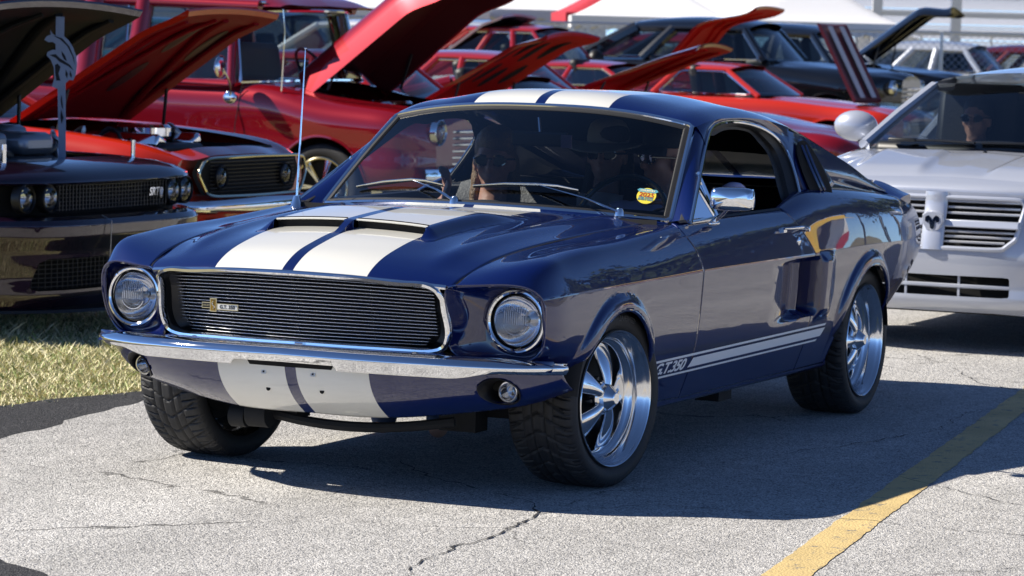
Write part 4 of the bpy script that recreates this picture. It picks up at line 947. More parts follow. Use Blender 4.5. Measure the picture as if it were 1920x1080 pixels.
def bucket(y):
    b = MB(); n = 12; P = np.zeros((n, 10, 3))
    prof = [(-1.28, .50), (-1.30, .56), (-1.55, .53), (-1.66, .56), (-1.70, .70), (-1.76, .90), (-1.80, .98), (-1.85, .985), (-1.86, .85), (-1.80, .50)]
    for i, t in enumerate(np.linspace(-1, 1, n)):
        for j, (x, z) in enumerate(prof): P[i, j] = (x+.03*t*t*(1 if j < 6 else 0), y+.25*t, z-.03*abs(t)**3*(1 if j > 4 else 0))
    b.grid(P); return b.build('front_seat', INTER, car)
bucket(.37); bucket(-.37)
P = np.zeros((12, 6, 3))
for i, y in enumerate(np.linspace(-.62, .62, 12)): P[i] = [(-2.0, y, .45), (-2.02, y, .58), (-2.35, y, .55), (-2.45, y, .70), (-2.62, y, .95), (-3.2, y, .93)]
grid('rear_seat', P, INTER, car)
for s in (1, -1):
    P = np.array([[(x, s*.745, z) for z in np.linspace(.40, .895, 6)] for x in np.linspace(-.70, -2.0, 10)]); dp = grid('door_card', P, GREYV, car)
    MB().box((-1.45, s*.725, .70), (.5, .04, .05)).build('arm_rest', INTER, dp); MB().box((-1.3, s*.742, .868), (1.15, .012, .012)).build('door_card_trim', CHROME, dp)
    P = np.array([[(x, s*(.74-.5*max(0, z-.93)), z) for z in np.linspace(.45, 1.13, 8)] for x in np.linspace(-2.14, -2.9, 8)]); P[..., 2] = np.minimum(P[..., 2], 1.16-(-P[..., 0]-2.14)*.25); grid('quarter_trim', P, INTER, car)
head_ = full[4:-20, 6:-6].copy(); head_[..., 2] -= .035; grid('headliner', head_[::3, ::3], mat('headliner', (.06, .06, .065), .9), car)
grid('floor_pan', np.array([[(x, y, .44) for y in (-.74, .74)] for x in (-.6, -3.2)]), DARK, car)
grid('firewall', np.array([[(-.60, y, z) for y in (-.74, .74)] for z in (.30, .905)]), DARK, car)
rm = MB().box((-1.13, .03, 1.165), (.02, .24, .058)).build('interior_mirror', BLACK, car); bevel(rm, .012); MB().tube([(-1.13, .03, 1.19), (-1.16, .01, 1.245)], .006, 6).build('mirror_stalk', CHROME, rm)
MB().box((-1.10, .155, 1.16), (.002, .045, .05)).build('windscreen_tag', mat('tag_pink', (.5, .3, .35), .6), car)

# ------------------------------------------------------------------ people
SKIN_M = mat('skin', (.42, .22, .15), .5, noise=.12, nscale=30)
def remeshed(name, mb, m, parent, vox=.007, it=6):
    me = mesh('tmp', mb.V, mb.F, m, False); o = bpy.data.objects.new('tmp', me); COL.objects.link(o)
    md = o.modifiers.new('r', 'REMESH'); md.mode = 'VOXEL'; md.voxel_size = vox; md.use_smooth_shade = True
    sm = o.modifiers.new('s', 'SMOOTH'); sm.factor = .5; sm.iterations = it
    dg = bpy.context.evaluated_depsgraph_get(); dg.update(); me2 = bpy.data.meshes.new_from_object(o.evaluated_get(dg)); me2.name = name
    bpy.data.objects.remove(o); me2.materials.clear(); me2.materials.append(m)
    r = obj(name, me2, parent); return r
def limb(mb, pts, rad, n=12):
    mb.tube(curve3(pts, 10) if len(pts) > 2 else pts, np.interp(np.linspace(0, 1, 10 if len(pts) > 2 else 2), np.linspace(0, 1, len(rad)), rad), n)
    for p, r in zip(pts, rad): mb.sphere(p, r, 12, 8)
def hand(mb, wrist, d, up, s=1., curl=.6):
    """palm with four fingers of unequal length and a thumb from its side; d along the forearm, up towards the thumb"""
    d = np.array(d, float); d /= np.linalg.norm(d); up = np.array(up, float); up -= d*(up@d); up /= np.linalg.norm(up); nn = np.cross(d, up); w = np.array(wrist, float)
    for t in np.linspace(0, 1, 5): 
        for u in (-.028, -.01, .01, .028): mb.sphere(w+d*(.02+.075*t)*s+up*u*s*(.75+.35*t), .0135*s, 8, 6)
    for k, L in enumerate((.072, .082, .076, .060)):
        b = w+d*.098*s+up*(.032-.021*k)*s; p1 = b+d*L*.45*s*math.cos(curl*.5)+nn*L*.45*s*math.sin(curl*.5); p2 = p1+d*L*.32*s*math.cos(curl*1.5)+nn*L*.32*s*math.sin(curl*1.5); p3 = p2+d*L*.25*s*math.cos(curl*2.3)+nn*L*.25*s*math.sin(curl*2.3)
        for a, b_ in ((b, p1), (p1, p2), (p2, p3)): mb.tube([a, b_], .0085*s, 8); mb.sphere(b_, .0085*s, 8, 6)
    b = w+d*.03*s+up*.032*s; p1 = b+d*.035*s+up*.03*s+nn*.012*s; p2 = p1+d*.035*s+up*.006*s+nn*.018*s
    for a, b_ in ((b, p1), (p1, p2)): mb.tube([a, b_], .010*s, 8); mb.sphere(b_, .0095*s, 8, 6)
def seated(name, label, hip, yaw, headyaw, cloth, sleeve=.5, arms=None, hair=None, glasses=True, hat=None, parent=None, beard=False, scale=1., legs=True, tilt=0.):
    """seated figure; hip = world point between the hip joints, facing +x turned by yaw"""
    root = empty(name, hip, yaw); tag(root, label, 'person', 'people in the cars'); root.scale = (scale,)*3
    hc = np.array((-.13+tilt, 0, .685)); cy, sy = math.cos(headyaw), math.sin(headyaw)
    def hp(a, b, c): return hc+np.array((a*cy-b*sy, a*sy+b*cy, c))
    mb = MB()
    limb(mb, [(0, 0, .02), (-.06, 0, .22), (-.10+tilt*.5, 0, .40)], [.135, .125, .13]); 
    for s in (-1, 1):
        mb.sphere((-.085+tilt*.5, s*.085, .37), (.115, .13, .15)); mb.sphere((-.105+tilt*.5, s*.17, .45), (.07, .075, .065)); mb.sphere((-.03, s*.08, .04), (.13, .11, .12))
        if legs: limb(mb, [(0, s*.09, 0), (.24, s*.11, .06), (.45, s*.12, .07)], [.085, .075, .058]); limb(mb, [(.45, s*.12, .07), (.52, s*.12, -.15), (.58, s*.12, -.32)], [.058, .052, .04])
    limb(mb, [(-.105+tilt*.5, 0, .46), hc+np.array((-.01, 0, -.10))], [.062, .056])
    A = arms or [[(-.10, .19, .44), (-.02, .26, .20), (.24, .20, .24)], [(-.10, -.19, .44), (-.02, -.26, .20), (.24, -.20, .24)]]
    for a in A:
        a = [np.array(q, float) for q in a]; limb(mb, [a[0], a[1]], [.056, .044]); limb(mb, [a[1], a[2]], [.042, .029]); hand(mb, a[2], a[2]-a[1], (0, -a[0][1], .6), 1., .75)
    # head: skull, jaw, brow, nose, ears, lips
    for p, r in (((-.012, 0, .035), (.098, .076, .098)), ((.012, 0, -.03), (.078, .064, .085)), ((.045, 0, -.085), (.038, .038, .030)), ((.072, 0, .030), (.022, .048, .014)), ((.098, 0, -.020), (.017, .013, .020)), ((.084, 0, .004), (.012, .009, .026)), ((.080, 0, -.056), (.014, .024, .007)), ((.078, 0, -.069), (.014, .020, .007)), ((.055, .036, -.02), (.03, .025, .025)), ((.055, -.036, -.02), (.03, .025, .025))):
        s0 = len(mb.V); mb.sphere((0, 0, 0), r, 16, 12)
        for i in range(s0, len(mb.V)): v = mb.V[i]; mb.V[i] = tuple(hp(v[0]+p[0], v[1]+p[1], v[2]+p[2]))
    for s in (-1, 1): 
        s0 = len(mb.V); mb.sphere((0, 0, 0), (.020, .011, .032), 10, 8)
        for i in range(s0, len(mb.V)): v = mb.V[i]; mb.V[i] = tuple(hp(v[0]-.005, v[1]+s*.078, v[2]-.012))
    body = remeshed('body', mb, SKIN_M, root)
    # clothing: offset shell of the torso and sleeves
    cb = MB(); limb(cb, [(0, 0, .02), (-.06, 0, .22), (-.10+tilt*.5, 0, .40)], [.148, .138, .142])
    for s in (-1, 1):
        cb.sphere((-.085+tilt*.5, s*.085, .37), (.127, .142, .158)); cb.sphere((-.105+tilt*.5, s*.17, .45), (.082, .087, .072)); cb.sphere((-.03, s*.08, .04), (.14, .12, .13))
    for a in A:
        a = [np.array(q, float) for q in a]; limb(cb, [a[0], a[0]+(a[1]-a[0])*min(1, sleeve*1.4)], [.070, .060])
        if sleeve > .75: limb(cb, [a[1], a[1]+(a[2]-a[1])*.85], [.053, .042])
    sh = remeshed('shirt', cb, cloth, root, .009, 4)
    if legs:
        lb = MB()
        for s in (-1, 1): limb(lb, [(0, s*.09, 0), (.24, s*.11, .06), (.45, s*.12, .07)], [.098, .088, .070]); limb(lb, [(.45, s*.12, .07), (.52, s*.12, -.15), (.57, s*.12, -.29)], [.070, .064, .055])
        remeshed('trousers', lb, mat('denim', (.03, .05, .10), .8), root, .010, 4)
    if hair:
        colr, ln = hair; hb = MB(); 
        def hs(p, r): 
            s0 = len(hb.V); hb.sphere((0, 0, 0), r, 14, 10)
            for i in range(s0, len(hb.V)): v = hb.V[i]; hb.V[i] = tuple(hp(v[0]+p[0], v[1]+p[1], v[2]+p[2]))
        hs((-.026, 0, .058), (.106, .087, .096)); hs((-.062, 0, -.005), (.062, .083, .085))
        if ln > .1: hs((.004, .014, .088), (.098, .080, .062))
        if ln > .1:
            for s in (-1, 1):
                for k in range(6): hs((-.05+.012*k*.4, s*(.070+.004*k), -.02-ln*k/6.), (.055, .028, .06))
            for k in range(6): hs((-.085, 0, -.03-ln*k/6.), (.035, .085, .06))
        remeshed('hair', hb, mat('hair_%g' % colr[0], colr, .45, noise=.4, nscale=90, bump=.8, bscale=160), root, .008, 3)
    if glasses:
        gb = MB()
        for s in (-1, 1):
            pts = [hp(.098-.020*abs(math.cos(a))*(1), s*.033+.030*math.cos(a), .008+.021*math.sin(a)) for a in np.linspace(0, 2*math.pi, 18, endpoint=False)]; o0 = len(gb.V); gb.V += [tuple(p) for p in pts]; gb.F.append(tuple(range(o0, o0+18)))
            gb.tube([hp(.092, s*.062, .014), hp(.0, s*.084, .012)], .004, 6); gb.tube(pts, .0035, 5, closed=True)
        gb.tube([hp(.108, .012, .014), hp(.112, 0, .016), hp(.108, -.012, .014)], .003, 6)
        gb.build('sunglasses', mat('sunglass', (.008, .008, .012), .06, coat=1), root)
    if hat:
        kind, colr = hat; tb = MB()
        def put(V): return [tuple(hp(*v)) for v in V]
        th = np.linspace(0, 2*math.pi, 32, endpoint=False); Pp = np.zeros((32, 7, 3))
        for j, (r, z) in enumerate(((1.0, .050), (1.02, .075), (.98, .105), (.85, .135), (.6, .152), (.3, .158), (0, .160))): Pp[:, j] = np.stack([-.010+.106*r*np.cos(th), .086*r*np.sin(th), np.full(32, z)], 1)
        tb.grid(np.array(put(Pp.reshape(-1, 3))).reshape(Pp.shape), wu=True)
        if kind == 'cap':
            Q = np.zeros((14, 5, 3))
            for i, a in enumerate(np.linspace(-1.15, 1.15, 14)):
                for j in range(5): Q[i, j] = (-.01+(.104+.020*j*math.cos(a))*math.cos(a)+.0, (.086+.004*j)*math.sin(a), .058-.006*j-.01*abs(a)*j*.3)
            tb.grid(np.array(put(Q.reshape(-1, 3))).reshape(Q.shape))
        else:
            Q = np.zeros((40, 6, 3)); th = np.linspace(0, 2*math.pi, 40, endpoint=False)
            for j in range(6): Q[:, j] = np.stack([-.01+(.104+.022*j)*np.cos(th), (.086+.022*j)*np.sin(th), .055-.004*j*np.cos(2*th)-.003*j], 1)
            tb.grid(np.array(put(Q.reshape(-1, 3))).reshape(Q.shape), wu=True)
        h = tb.build('cap' if kind == 'cap' else 'sun_hat', mat('hat_'+kind, colr, .8, bump=.3, bscale=150), root); solid(h, .004)
    return root
LAV = mat('lavender_shirt', (.45, .43, .62), .8); WHT = mat('white_shirt', (.6, .6, .6), .8); DGR = mat('dark_shirt', (.03, .035, .04), .8)
seated('person', 'driver of the blue fastback in dark cap and pale shirt, head turned sideways', (-1.46, .375, .40), 0., math.radians(-42), LAV, .7,
       arms=[[(-.10, .21, .49), (-.03, .33, .56), (.22, .20, .50)], [(-.10, -.19, .44), (.03, -.24, .20), (.26, -.08, .40)]], hat=('cap', (.01, .012, .018)), beard=True)
seated('person', 'passenger with long fair hair and sunglasses raising a hand to the mouth', (-1.44, -.365, .365), 0., math.radians(14), DGR, .5,
       arms=[[(-.10, .19, .44), (.02, .27, .20), (.24, .18, .20)], [(-.10, -.19, .44), (.08, -.22, .26), (.14, -.10, .52)]], hair=((.20, .12, .05), .34))
seated('person', 'rear seat passenger in wide pale sun hat and dark glasses', (-2.06, -.13, .385), 0., math.radians(5), WHT, .6, hair=((.03, .02, .015), .2), hat=('sun', (.35, .33, .30)), legs=False)
# ------------------------------------------------------------------ the cars behind: one builder, each with its own net of sections
CARGLASS = glass('side_glass', (.55, .60, .62)); DKGLASS = glass('privacy_glass', (.10, .11, .13))
RUND = mat('red_underside', (.55, .012, .010), .6, spec=.1); RED = paint('red_paint', (.36, .010, .012), metal=.0, rough=.3); CHERRY = paint('cherry_paint', (.26, .004, .012), metal=.3, rough=.32); ORANGE = paint('orange_red_paint', (.50, .022, .006), metal=0., rough=.3)
PLUM = paint('plum_paint', (.016, .006, .020), metal=.5, rough=.3); SILVER = paint('silver_paint', (.50, .53, .61), metal=.30, rough=.35); BLK = paint('black_paint', (.004, .005, .008), metal=0., rough=.3)
TEAL = paint('teal_paint', (.03, .12, .16), metal=0., rough=.3); GREY = paint('grey_paint', (.42, .45, .52), metal=.2, rough=.35); WHITE = paint('white_paint', (.72, .72, .74), metal=0., rough=.35); MAROON = paint('maroon_paint', (.10, .008, .012), metal=.1, rough=.3)
BTYRE = {}
def bwheel(parent, x, y, side, r=.33, rr=.22, style='disc', m=ALU, white=False):
    key = (r, rr, white)
    if key not in BTYRE: BTYRE[key] = tyre_mesh('tyre', r, rr, .22, False)
    rim = MB().lathe([(rr+.004, .0), (rr-.004, .006), (rr-.014, 0), (rr-.022, -.03), (rr-.03, -.07), (rr-.02, -.2)], 40).build('wheel', m, parent)
    rim.location = (x, y*side, r); rim.rotation_euler = (0, 0, 0 if side > 0 else math.pi)
    obj('tyre', BTYRE[key], rim); MB().lathe([(0, -.085), (rr-.03, -.085)], 32).build('dark_wheel_disc', DARK, rim)
    if white: MB().lathe([(rr+.012, .0065), (rr+.025, .0115), (rr+.052, .0135), (rr+.062, .011)], 48).build('whitewall', CREAM, rim)
    if style == 'multi':
        for k in range(7):
            a = 2*math.pi*k/7
            for d in (-.07, .07): MB().tube([(.05*math.cos(a), -.02, .05*math.sin(a)), ((rr-.02)*math.cos(a+d), -.03, (rr-.02)*math.sin(a+d))], [.011, .014], 6).build('spoke', CHROME, rim)
    elif style == 'five':
        for k in range(5):
            a = 2*math.pi*k/5+.2; MB().tube([(.04*math.cos(a), -.02, .04*math.sin(a)), ((rr-.02)*math.cos(a), -.04, (rr-.02)*math.sin(a))], [.03, .034], 8, flat=.6).build('spoke', m, rim)
    else: MB().lathe([(0, .0), (.05, -.005), (.08, -.02), (.12, -.022), (rr-.03, -.04)], 32).build('wheel_cover', CHROME, rim)
    MB().lathe([(0, .006), (.03, .004), (.05, -.015), (.05, -.04)], 20).build('hub_cap', CHROME, rim)
def section(st):
    x, w, zb, zs, zt = st[:5]; bulge = st[5] if len(st) > 5 else 0.
    return [(x, w*.92, zb), (x, w*.985, zb+.10), (x, w, zb*.45+zs*.55), (x, w*.985, zs-.05), (x, w*.93, zs), (x, w*.80, zs+(zt-zs)*.30+bulge), (x, w*.5, zs+(zt-zs)*.75), (x, 0, zt)]
def bgcar(name, label, loc, rz, pm, st, wheels, r=.33, rr=.22, wstyle='disc', wy=None, cab=None, hood=None, group='cars parked along the verge', cat='car', white=False, wm=ALU, arch=None, under=None, glassm=None, hole=None):
    root = empty(name, loc, rz); tag(root, label, cat, group)
    N = net([section(s) for s in st], 110, [(0, 7, 44)]); wmax = max(s[1] for s in st); wy = wy or wmax-.03; ra = arch or r+.05
    def phi(V):
        d = np.full(len(V), 1.)
        for wx in wheels: d = np.minimum(d, np.where(np.abs(V[:, 1]) > .55*wmax, np.hypot(V[:, 0]-wx, V[:, 2]-r)-ra, 1.))
        if hole is not None:
            x0, x1, hw, zmin = hole; ins = np.minimum(np.minimum(x0-V[:, 0], V[:, 0]-x1), np.minimum(hw-np.abs(V[:, 1]), V[:, 2]-zmin)); d = np.minimum(d, -ins)
        return d
    full_ = np.concatenate([(N[:, ::-1]*[1, -1, 1])[:, :-1], N], 1)
    v, f = cutgrid(full_, phi); body = mesh('body', v, [q[::-1] for q in f], pm, root, True, 50)
    for k, i in ((0, 0), (1, -1)):
        ring = full_[i]; c = ring.mean(0); mesh('front_panel' if k == 0 else 'rear_panel', np.vstack([ring, c]), [((j, j+1, len(ring)) if k == 0 else (j+1, j, len(ring))) for j in range(len(ring)-1)], pm, root, smooth=False)
    mb = MB(); xa, xb = st[0][0]-.15, st[-1][0]+.15; zb = min(s[2] for s in st); mb.box(((xa+xb)/2, 0, zb+.06), (xa-xb, wmax*1.25, .12)); mb.build('chassis', DARK, root)
    for wx in wheels:
        for s in (1, -1):
            bwheel(root, wx, wy, s, r, rr, wstyle, wm, white)
            an = np.radians(np.linspace(5, 175, 24)); P = np.zeros((24, 3, 3))
            for j, (q, yy) in enumerate(((ra+.005, wmax*.97), (ra+.02, wmax*.6), (.02, wmax*.58))): P[:, j, 0] = wx+q*np.cos(an); P[:, j, 2] = r+q*np.sin(an); P[:, j, 1] = s*yy
            grid('wheel_well', P, DARK, root)
            pts = [(wx+ra*math.cos(a), 0, r+ra*math.sin(a)) for a in np.radians(np.linspace(8, 172, 40))]; T = BVHTree.FromPolygons([Vector(q) for q in v], f); pp = []
            for x_, _, z_ in pts:
                h = T.ray_cast(Vector((wx+(x_-wx)*1.012, s*2., r+(z_-r)*1.012)), Vector((0, -s, 0)))
                if h[0]: pp.append((x_, h[0].y, z_))
            if len(pp) > 4: MB().tube(pp, .012, 6).build('arch_lip', pm, root)
    if cab: cabin(root, pm, glassm or CARGLASS, **cab)
    if hood: raise_hood(root, pm, under or pm, **hood)
    return root
def cabin(root, pm, gm, x0, x1, x2, x3, wb, wr, zb, zr, cv=.12, posts=(.5,), crown=.06, pw=.045, trim=None, zb2=None, seats=True, upright=False):
    zb2 = zb2 or zb
    def wsg(xa, xb, s, name):
        P = np.zeros((21, 10, 3))
        for i, t in enumerate(np.linspace(-1, 1, 21)):
            for j, u in enumerate(np.linspace(0, 1, 10)):
                zbb = zb if s > 0 else zb2; P[i, j] = (xa*(1-u)+xb*u-s*cv*(1-.4*u)*t*t, (wb*(1-u)+wr*u)*t, zbb+.02+(zr-zbb-.03)*u-.03*abs(t)**3*u)
        grid(name, P, gm, root)
    wsg(x0, x1, 1, 'windscreen'); wsg(x3, x2, -1, 'rear_window')
    A0, A1 = np.array((x0-cv, wb, zb+.01)), np.array((x1-cv*.6, wr, zr-.05)); C0, C1 = np.array((x3+cv, wb, zb2+.01)), np.array((x2+cv*.6, wr, zr-.05))
    # roof: centre to gutter
    rs = []
    for t in np.linspace(0, 1, 9):
        xx = (x1+.02)*(1-t)+(x2-.02)*t; e = A1*(1-t)+C1*t; cr = crown*(math.sin(math.pi*(.12+.76*t))**.6)
        rs.append([(xx, 0, zr-.015+cr), (xx, wr*.6, zr-.025+cr*.8), (xx*.5+e[0]*.5, wr*.92, zr-.035+cr*.3), (e[0], wr+.012, e[2])])
    N = net(rs, 40, [(0, 3, 24)]); grid('roof', np.concatenate([N[:, ::-1]*[1, -1, 1], N[:, 1:]], 1), pm, root, flip=True)
    for s in (1, -1):
        f = np.array((1, s, 1))
        pl = [(A0, A1, pw*.9), (C0, C1, pw*1.6)]+[(A0*(1-q)+C0*q, A1*(1-q)+C1*q, pw*1.25) for q in posts]
        for k, (a, b, w) in enumerate(pl):
            MB().tube([a*f, (a*.5+b*.5)*f+np.array((0, s*.012, 0)), b*f], w, 8, up=(1, 0, 0), flat=1.).build('pillar', pm, root)
        MB().tube([A1*f, (A1+C1)/2*f+np.array((0, s*.01, .012)), C1*f], pw*.75, 8).build('roof_rail', pm, root)
        qs = [0]+sorted(posts)+[1]
        for a, b in zip(qs[:-1], qs[1:]):
            q0, q1, r0, r1 = A0*(1-a)+C0*a, A0*(1-b)+C0*b, A1*(1-a)+C1*a, A1*(1-b)+C1*b; V = [q0*f, q1*f, r1*f, r0*f]
            w = mesh('side_window', V, [(0, 1, 2, 3)], gm, root, smooth=False)
            if trim is not None:
                c = sum(V)/4; loop = [c+(p-c)*.90+np.array((0, s*.012, 0)) for p in V]; L = []
                for i in range(4): L += [loop[i]*.93+loop[(i+1) % 4]*.07, loop[i]*.5+loop[(i+1) % 4]*.5, loop[i]*.07+loop[(i+1) % 4]*.93]
                MB().tube(L, .010, 6, closed=True).build('window_trim', trim, w)
    if seats:
        mb = MB(); mb.box(((x0+x3)/2, 0, zb-.12), (abs(x0-x3)*.9, wb*1.8, .05)); mb.build('cabin_floor', DARK, root)
        for y in (-.36, .36): bevel(MB().box((x1-.45, y*wb/.7, zb+.05), (.14, .46*wb/.7, .62), (0, -.2, 0)).build('front_seat', INTER, root), .05)
        bevel(MB().box((x0-.28, 0, zb-.02), (.35, wb*1.8, .12)).build('dashboard', BLACK, root), .04)
        c0 = np.array((x0-.52, .36, zb+.02)); MB().tube([c0+.18*np.array((-.4*math.sin(a), math.cos(a), .9*math.sin(a))) for a in np.linspace(0, 2*math.pi, 24, endpoint=False)], .012, 6, closed=True).build('steering_wheel', BLACK, root)
def raise_hood(root, pm, um, hinge, length, hw, ang, crown=.03, nose=0., ribs=True, hwf=None, struts=True, holes=0, bend=.0, skirt=0., nst=.72, holem=None):
    """hood lifted about its rear hinge; hinge=(x,z)"""
    hwf = hwf or hw; ca, sa = math.cos(ang), math.sin(ang); nu, nv = 24, 25
    def pt(u, v, off=0.):
        l = length*u; y = (hw*(1-u)+hwf*u)*v; h = crown*(1-v*v)-nose*sstep(nst, 1., u)-bend*u*u-skirt*(max(0, abs(v)-.78)/.22)**1.4+off
        return (hinge[0]+l*ca-h*sa, y, hinge[1]+l*sa+h*ca)
    P = np.array([[pt(u, v) for v in np.linspace(-1, 1, nv)] for u in np.linspace(0, 1, nu)]); h = grid('hood', P, pm, root); 
    Q = np.array([[pt(.02+.96*u, .97*v, -.034-.012*(0 if (abs(v) > .8 or u > .9 or u < .08) else -1)) for v in np.linspace(-1, 1, nv)] for u in np.linspace(0, 1, nu)]); iu = grid('hood_liner', Q, um, h, flip=True, sharp=20)
    for s in (-1, 1):
        E = np.array([[pt(u, s, 0), pt(u, s*.99, -.012), pt(.02+.96*u, s*.97, -.034)] for u in np.linspace(0, 1, nu)]); grid('hood_edge', E, pm, h)
    E = np.array([[pt(1, v, 0), pt(1.0, v*.99, -.014), pt(.98, v*.97, -.034)] for v in np.linspace(-1, 1, nv)]); grid('hood_edge', E, pm, h)
    if ribs:
        for v0, v1 in ((-.75, -.1), (.75, .1), (-.75, -.75), (.75, .75)):
            MB().tube([pt(.06+.86*t, v0+(v1-v0)*t, -.036) for t in np.linspace(0, 1, 8)], .028, 8, flat=.6).build('hood_rib', um, h)
    for k in range(holes):
        v = -.62+1.24*k/max(1, holes-1); u0 = .18+.06*(k % 2); 
        for ua, ub in ((u0, u0+.26), (u0+.34, u0+.62)):
            pts = [pt(ua+(ub-ua)*(.5+.5*math.cos(a)), v+.10*math.sin(a), -.050+.024*(abs(v) < .8)+crown*0) for a in np.linspace(0, 2*math.pi, 16, endpoint=False)]; mesh('recess_shade_patch', pts, [tuple(range(16))], holem or VOID, h, smooth=False)  # flat dark patches painting the shade of recesses in the liner
    if struts:
        for s in (-1, 1): p = pt(.30, s*.9, -.03); MB().tube([(hinge[0]+.30, s*hw*.92, hinge[1]-.10), p], .012, 6).build('hood_strut', BLACK, h)
    return h
def engine(root, x, z, w=.5, shiny=True, seed=3, top=.10):
    rg = np.random.default_rng(seed); b = bevel(MB().box((x, 0, z), (.62, w, .26)).build('engine_block', mat('engine_iron', (.05, .05, .055), .45, .6), root), .03)
    MB().lathe([(0, top), (.15, top), (.17, top-.02), (.17, top-.07), (.15, top-.085), (0, top-.085)], 28, c=(x+.02, 0, z+.14), axis='z').build('air_cleaner', CHROME if shiny else BLACK, root)
    for s in (-1, 1): bevel(MB().box((x, s*w*.42, z+.13), (.55, .13, .09), (s*.4, 0, 0)).build('valve_cover', CHROME if shiny else BLACK, root), .02)
    for k in range(7):
        a = rg.uniform(-.4, .4, 2); p = np.array((x+a[0], a[1]*1.4, z+.05)); MB().tube(curve3([p, p+np.array((rg.uniform(-.1, .1), rg.uniform(-.1, .1), .16)), p+np.array((rg.uniform(-.3, .3), rg.uniform(-.3, .3), .02))], 10), .014, 6).build('hose', BLACK if k % 2 else SATIN, root)
    return b
def bay(root, x0, x1, hw, z0, z1):
    V = [(x0, -hw, z1), (x1, -hw, z1), (x1, hw, z1), (x0, hw, z1), (x0, -hw, z0), (x1, -hw, z0), (x1, hw, z0), (x0, hw, z0)]
    mesh('engine_bay', V, [(4, 5, 6, 7), (0, 1, 5, 4), (1, 2, 6, 5), (2, 3, 7, 6), (3, 0, 4, 7)], DARK, root, smooth=False)
def lamp(root, c, r, m=CHROME, name='headlight'):
    a = MB().lathe([(r*1.18, -.04), (r*1.16, .004), (r*1.06, .010), (r, .002), (r*.98, -.02)], 32, c=c, axis='x').build(name, m, root)
    MB().lathe([(0, -.06), (r*.5, -.045), (r*.85, -.015), (r*.99, .0)], 24, c=c, axis='x').build('reflector', MATS['reflector'], a)
    MB().lathe([(0, .014), (r*.5, .011), (r*.85, .005), (r*.99, 0)], 24, c=c, axis='x').build('lens', CLGLASS, a); return a
H90 = math.pi/2
# ---- plum muscle car, nearest on the left, hood up
ch = bgcar('plum_muscle_car', 'dark plum modern muscle car with raised black hood at the left', (-4.00, -3.62, 0), H90, PLUM,
    [(-.30, .915, .12, .83, .862), (-.40, .935, .12, .84, .87), (-.50, .945, .13, .845, .88), (-1.0, .955, .14, .86, .90), (-1.5, .955, .15, .90, .96), (-2.6, .955, .15, .94, .98), (-3.8, .965, .16, .98, 1.03), (-4.6, .94, .22, .95, 1.0), (-4.98, .86, .35, .85, .93)],
    (-.98, -3.93), .36, .25, 'five', cab=dict(x0=-1.62, x1=-2.35, x2=-3.4, x3=-4.2, wb=.78, wr=.58, zb=.96, zr=1.42), wm=BLACK, hole=(-.34, -1.45, .74, .70),
    hood=dict(hinge=(-1.36, .965), length=1.24, hw=.76, ang=math.radians(35.6), crown=.05, nose=.05, hwf=.76), under=mat('hood_underside_black', (.007, .007, .006), .6, spec=.25), group=None)
bay(ch, -.33, -1.44, .72, .45, .84); engine(ch, -.80, .74, .5, False, 5)
for p, d in (((-.66, -.42, .91), (.34, .34, .18)), ((-1.05, .45, .92), (.30, .24, .18)), ((-1.05, -.50, .92), (.26, .22, .16)), ((-.70, .05, .93), (.40, .30, .12))): bevel(MB().box(p, d).build('reservoir', mat('grey_casting', (.30, .32, .36), .35, .7), ch), .04)
for p in ((-.28, -.62, .85), (-.28, .62, .85)): MB().tube([np.array(p), np.array(p)+np.array((0, 0, .10))], .012, 8).build('hood_pin', CHROME, ch)
# slim panel over the grille, lamps, grille, fascia
P = np.zeros((41, 8, 3)); Q = np.zeros((41, 9, 3))
for i, y in enumerate(np.linspace(-.93, .93, 41)):
    k = abs(y)/.93; xf = .02-.16*k**5-.03*k**2
    P[i] = [(xf-.36+.10*k**3, y, .868-.04*k**4), (xf-.16, y, .858-.035*k**4), (xf-.05, y, .832-.02*k**4), (xf+.03, y, .786), (xf+.035, y, .768), (xf+.02, y, .758), (xf-.02, y, .752), (xf-.10, y, .75)]
    xb = .13-.22*k**5-.03*k**2
    Q[i] = [(xf-.06, y, .605), (xb-.05, y, .600), (xb, y, .585), (xb+.015, y, .560), (xb+.01, y, .50), (xb-.015, y, .43), (xb-.03, y, .30), (xb-.03, y, .20), (xb-.08, y, .13)]
grid('nose_panel', P, PLUM, ch, sharp=60)
def fph(V):
    d = poly_sd([(-.79, .235), (-.74, .395), (.74, .395), (.79, .235)])(V[:, 1:]); return -d
v_, f_ = cutgrid(np.array([[np.array([np.interp(t, np.linspace(0, 1, 9), Q[i, :, c]) for c in range(3)]) for t in np.linspace(0, 1, 60)] for i in range(41)]), fph)
mesh('front_bumper', v_, f_, PLUM, ch, True, 60)
grid('lower_grille_back', np.array([[(-.10, y, z) for y in (-.88, .88)] for z in (.20, .42)]), VOID, ch)
GRB = mat('grille_black', (.035, .036, .04), .35)
for k in range(7):
    z = .252+.022*k; MB().tube([(.085-.22*(abs(y)/.93)**5-.03*(y/.93)**2-.03, y, z) for y in np.linspace(-.76, .76, 24)], .0035, 5).build('lower_grille_bar', GRB, ch)
for y in np.linspace(-.74, .74, 40): MB().box((.055-.22*(abs(y)/.93)**5-.03*(y/.93)**2, y, .317), (.006, .004, .15)).build('lower_grille_slat', BLACK, ch)
P = np.zeros((41, 4, 3))
for i, y in enumerate(np.linspace(-.95, .95, 41)):
    k = abs(y)/.95; xb = .16-.36*k**3.0; P[i] = [(xb-.10, y, .150), (xb+.02, y, .140), (xb+.03, y, .125), (xb-.15, y, .115)]
grid('front_splitter', P, mat('satin_black', (.012, .012, .013), .3), ch, sharp=30)
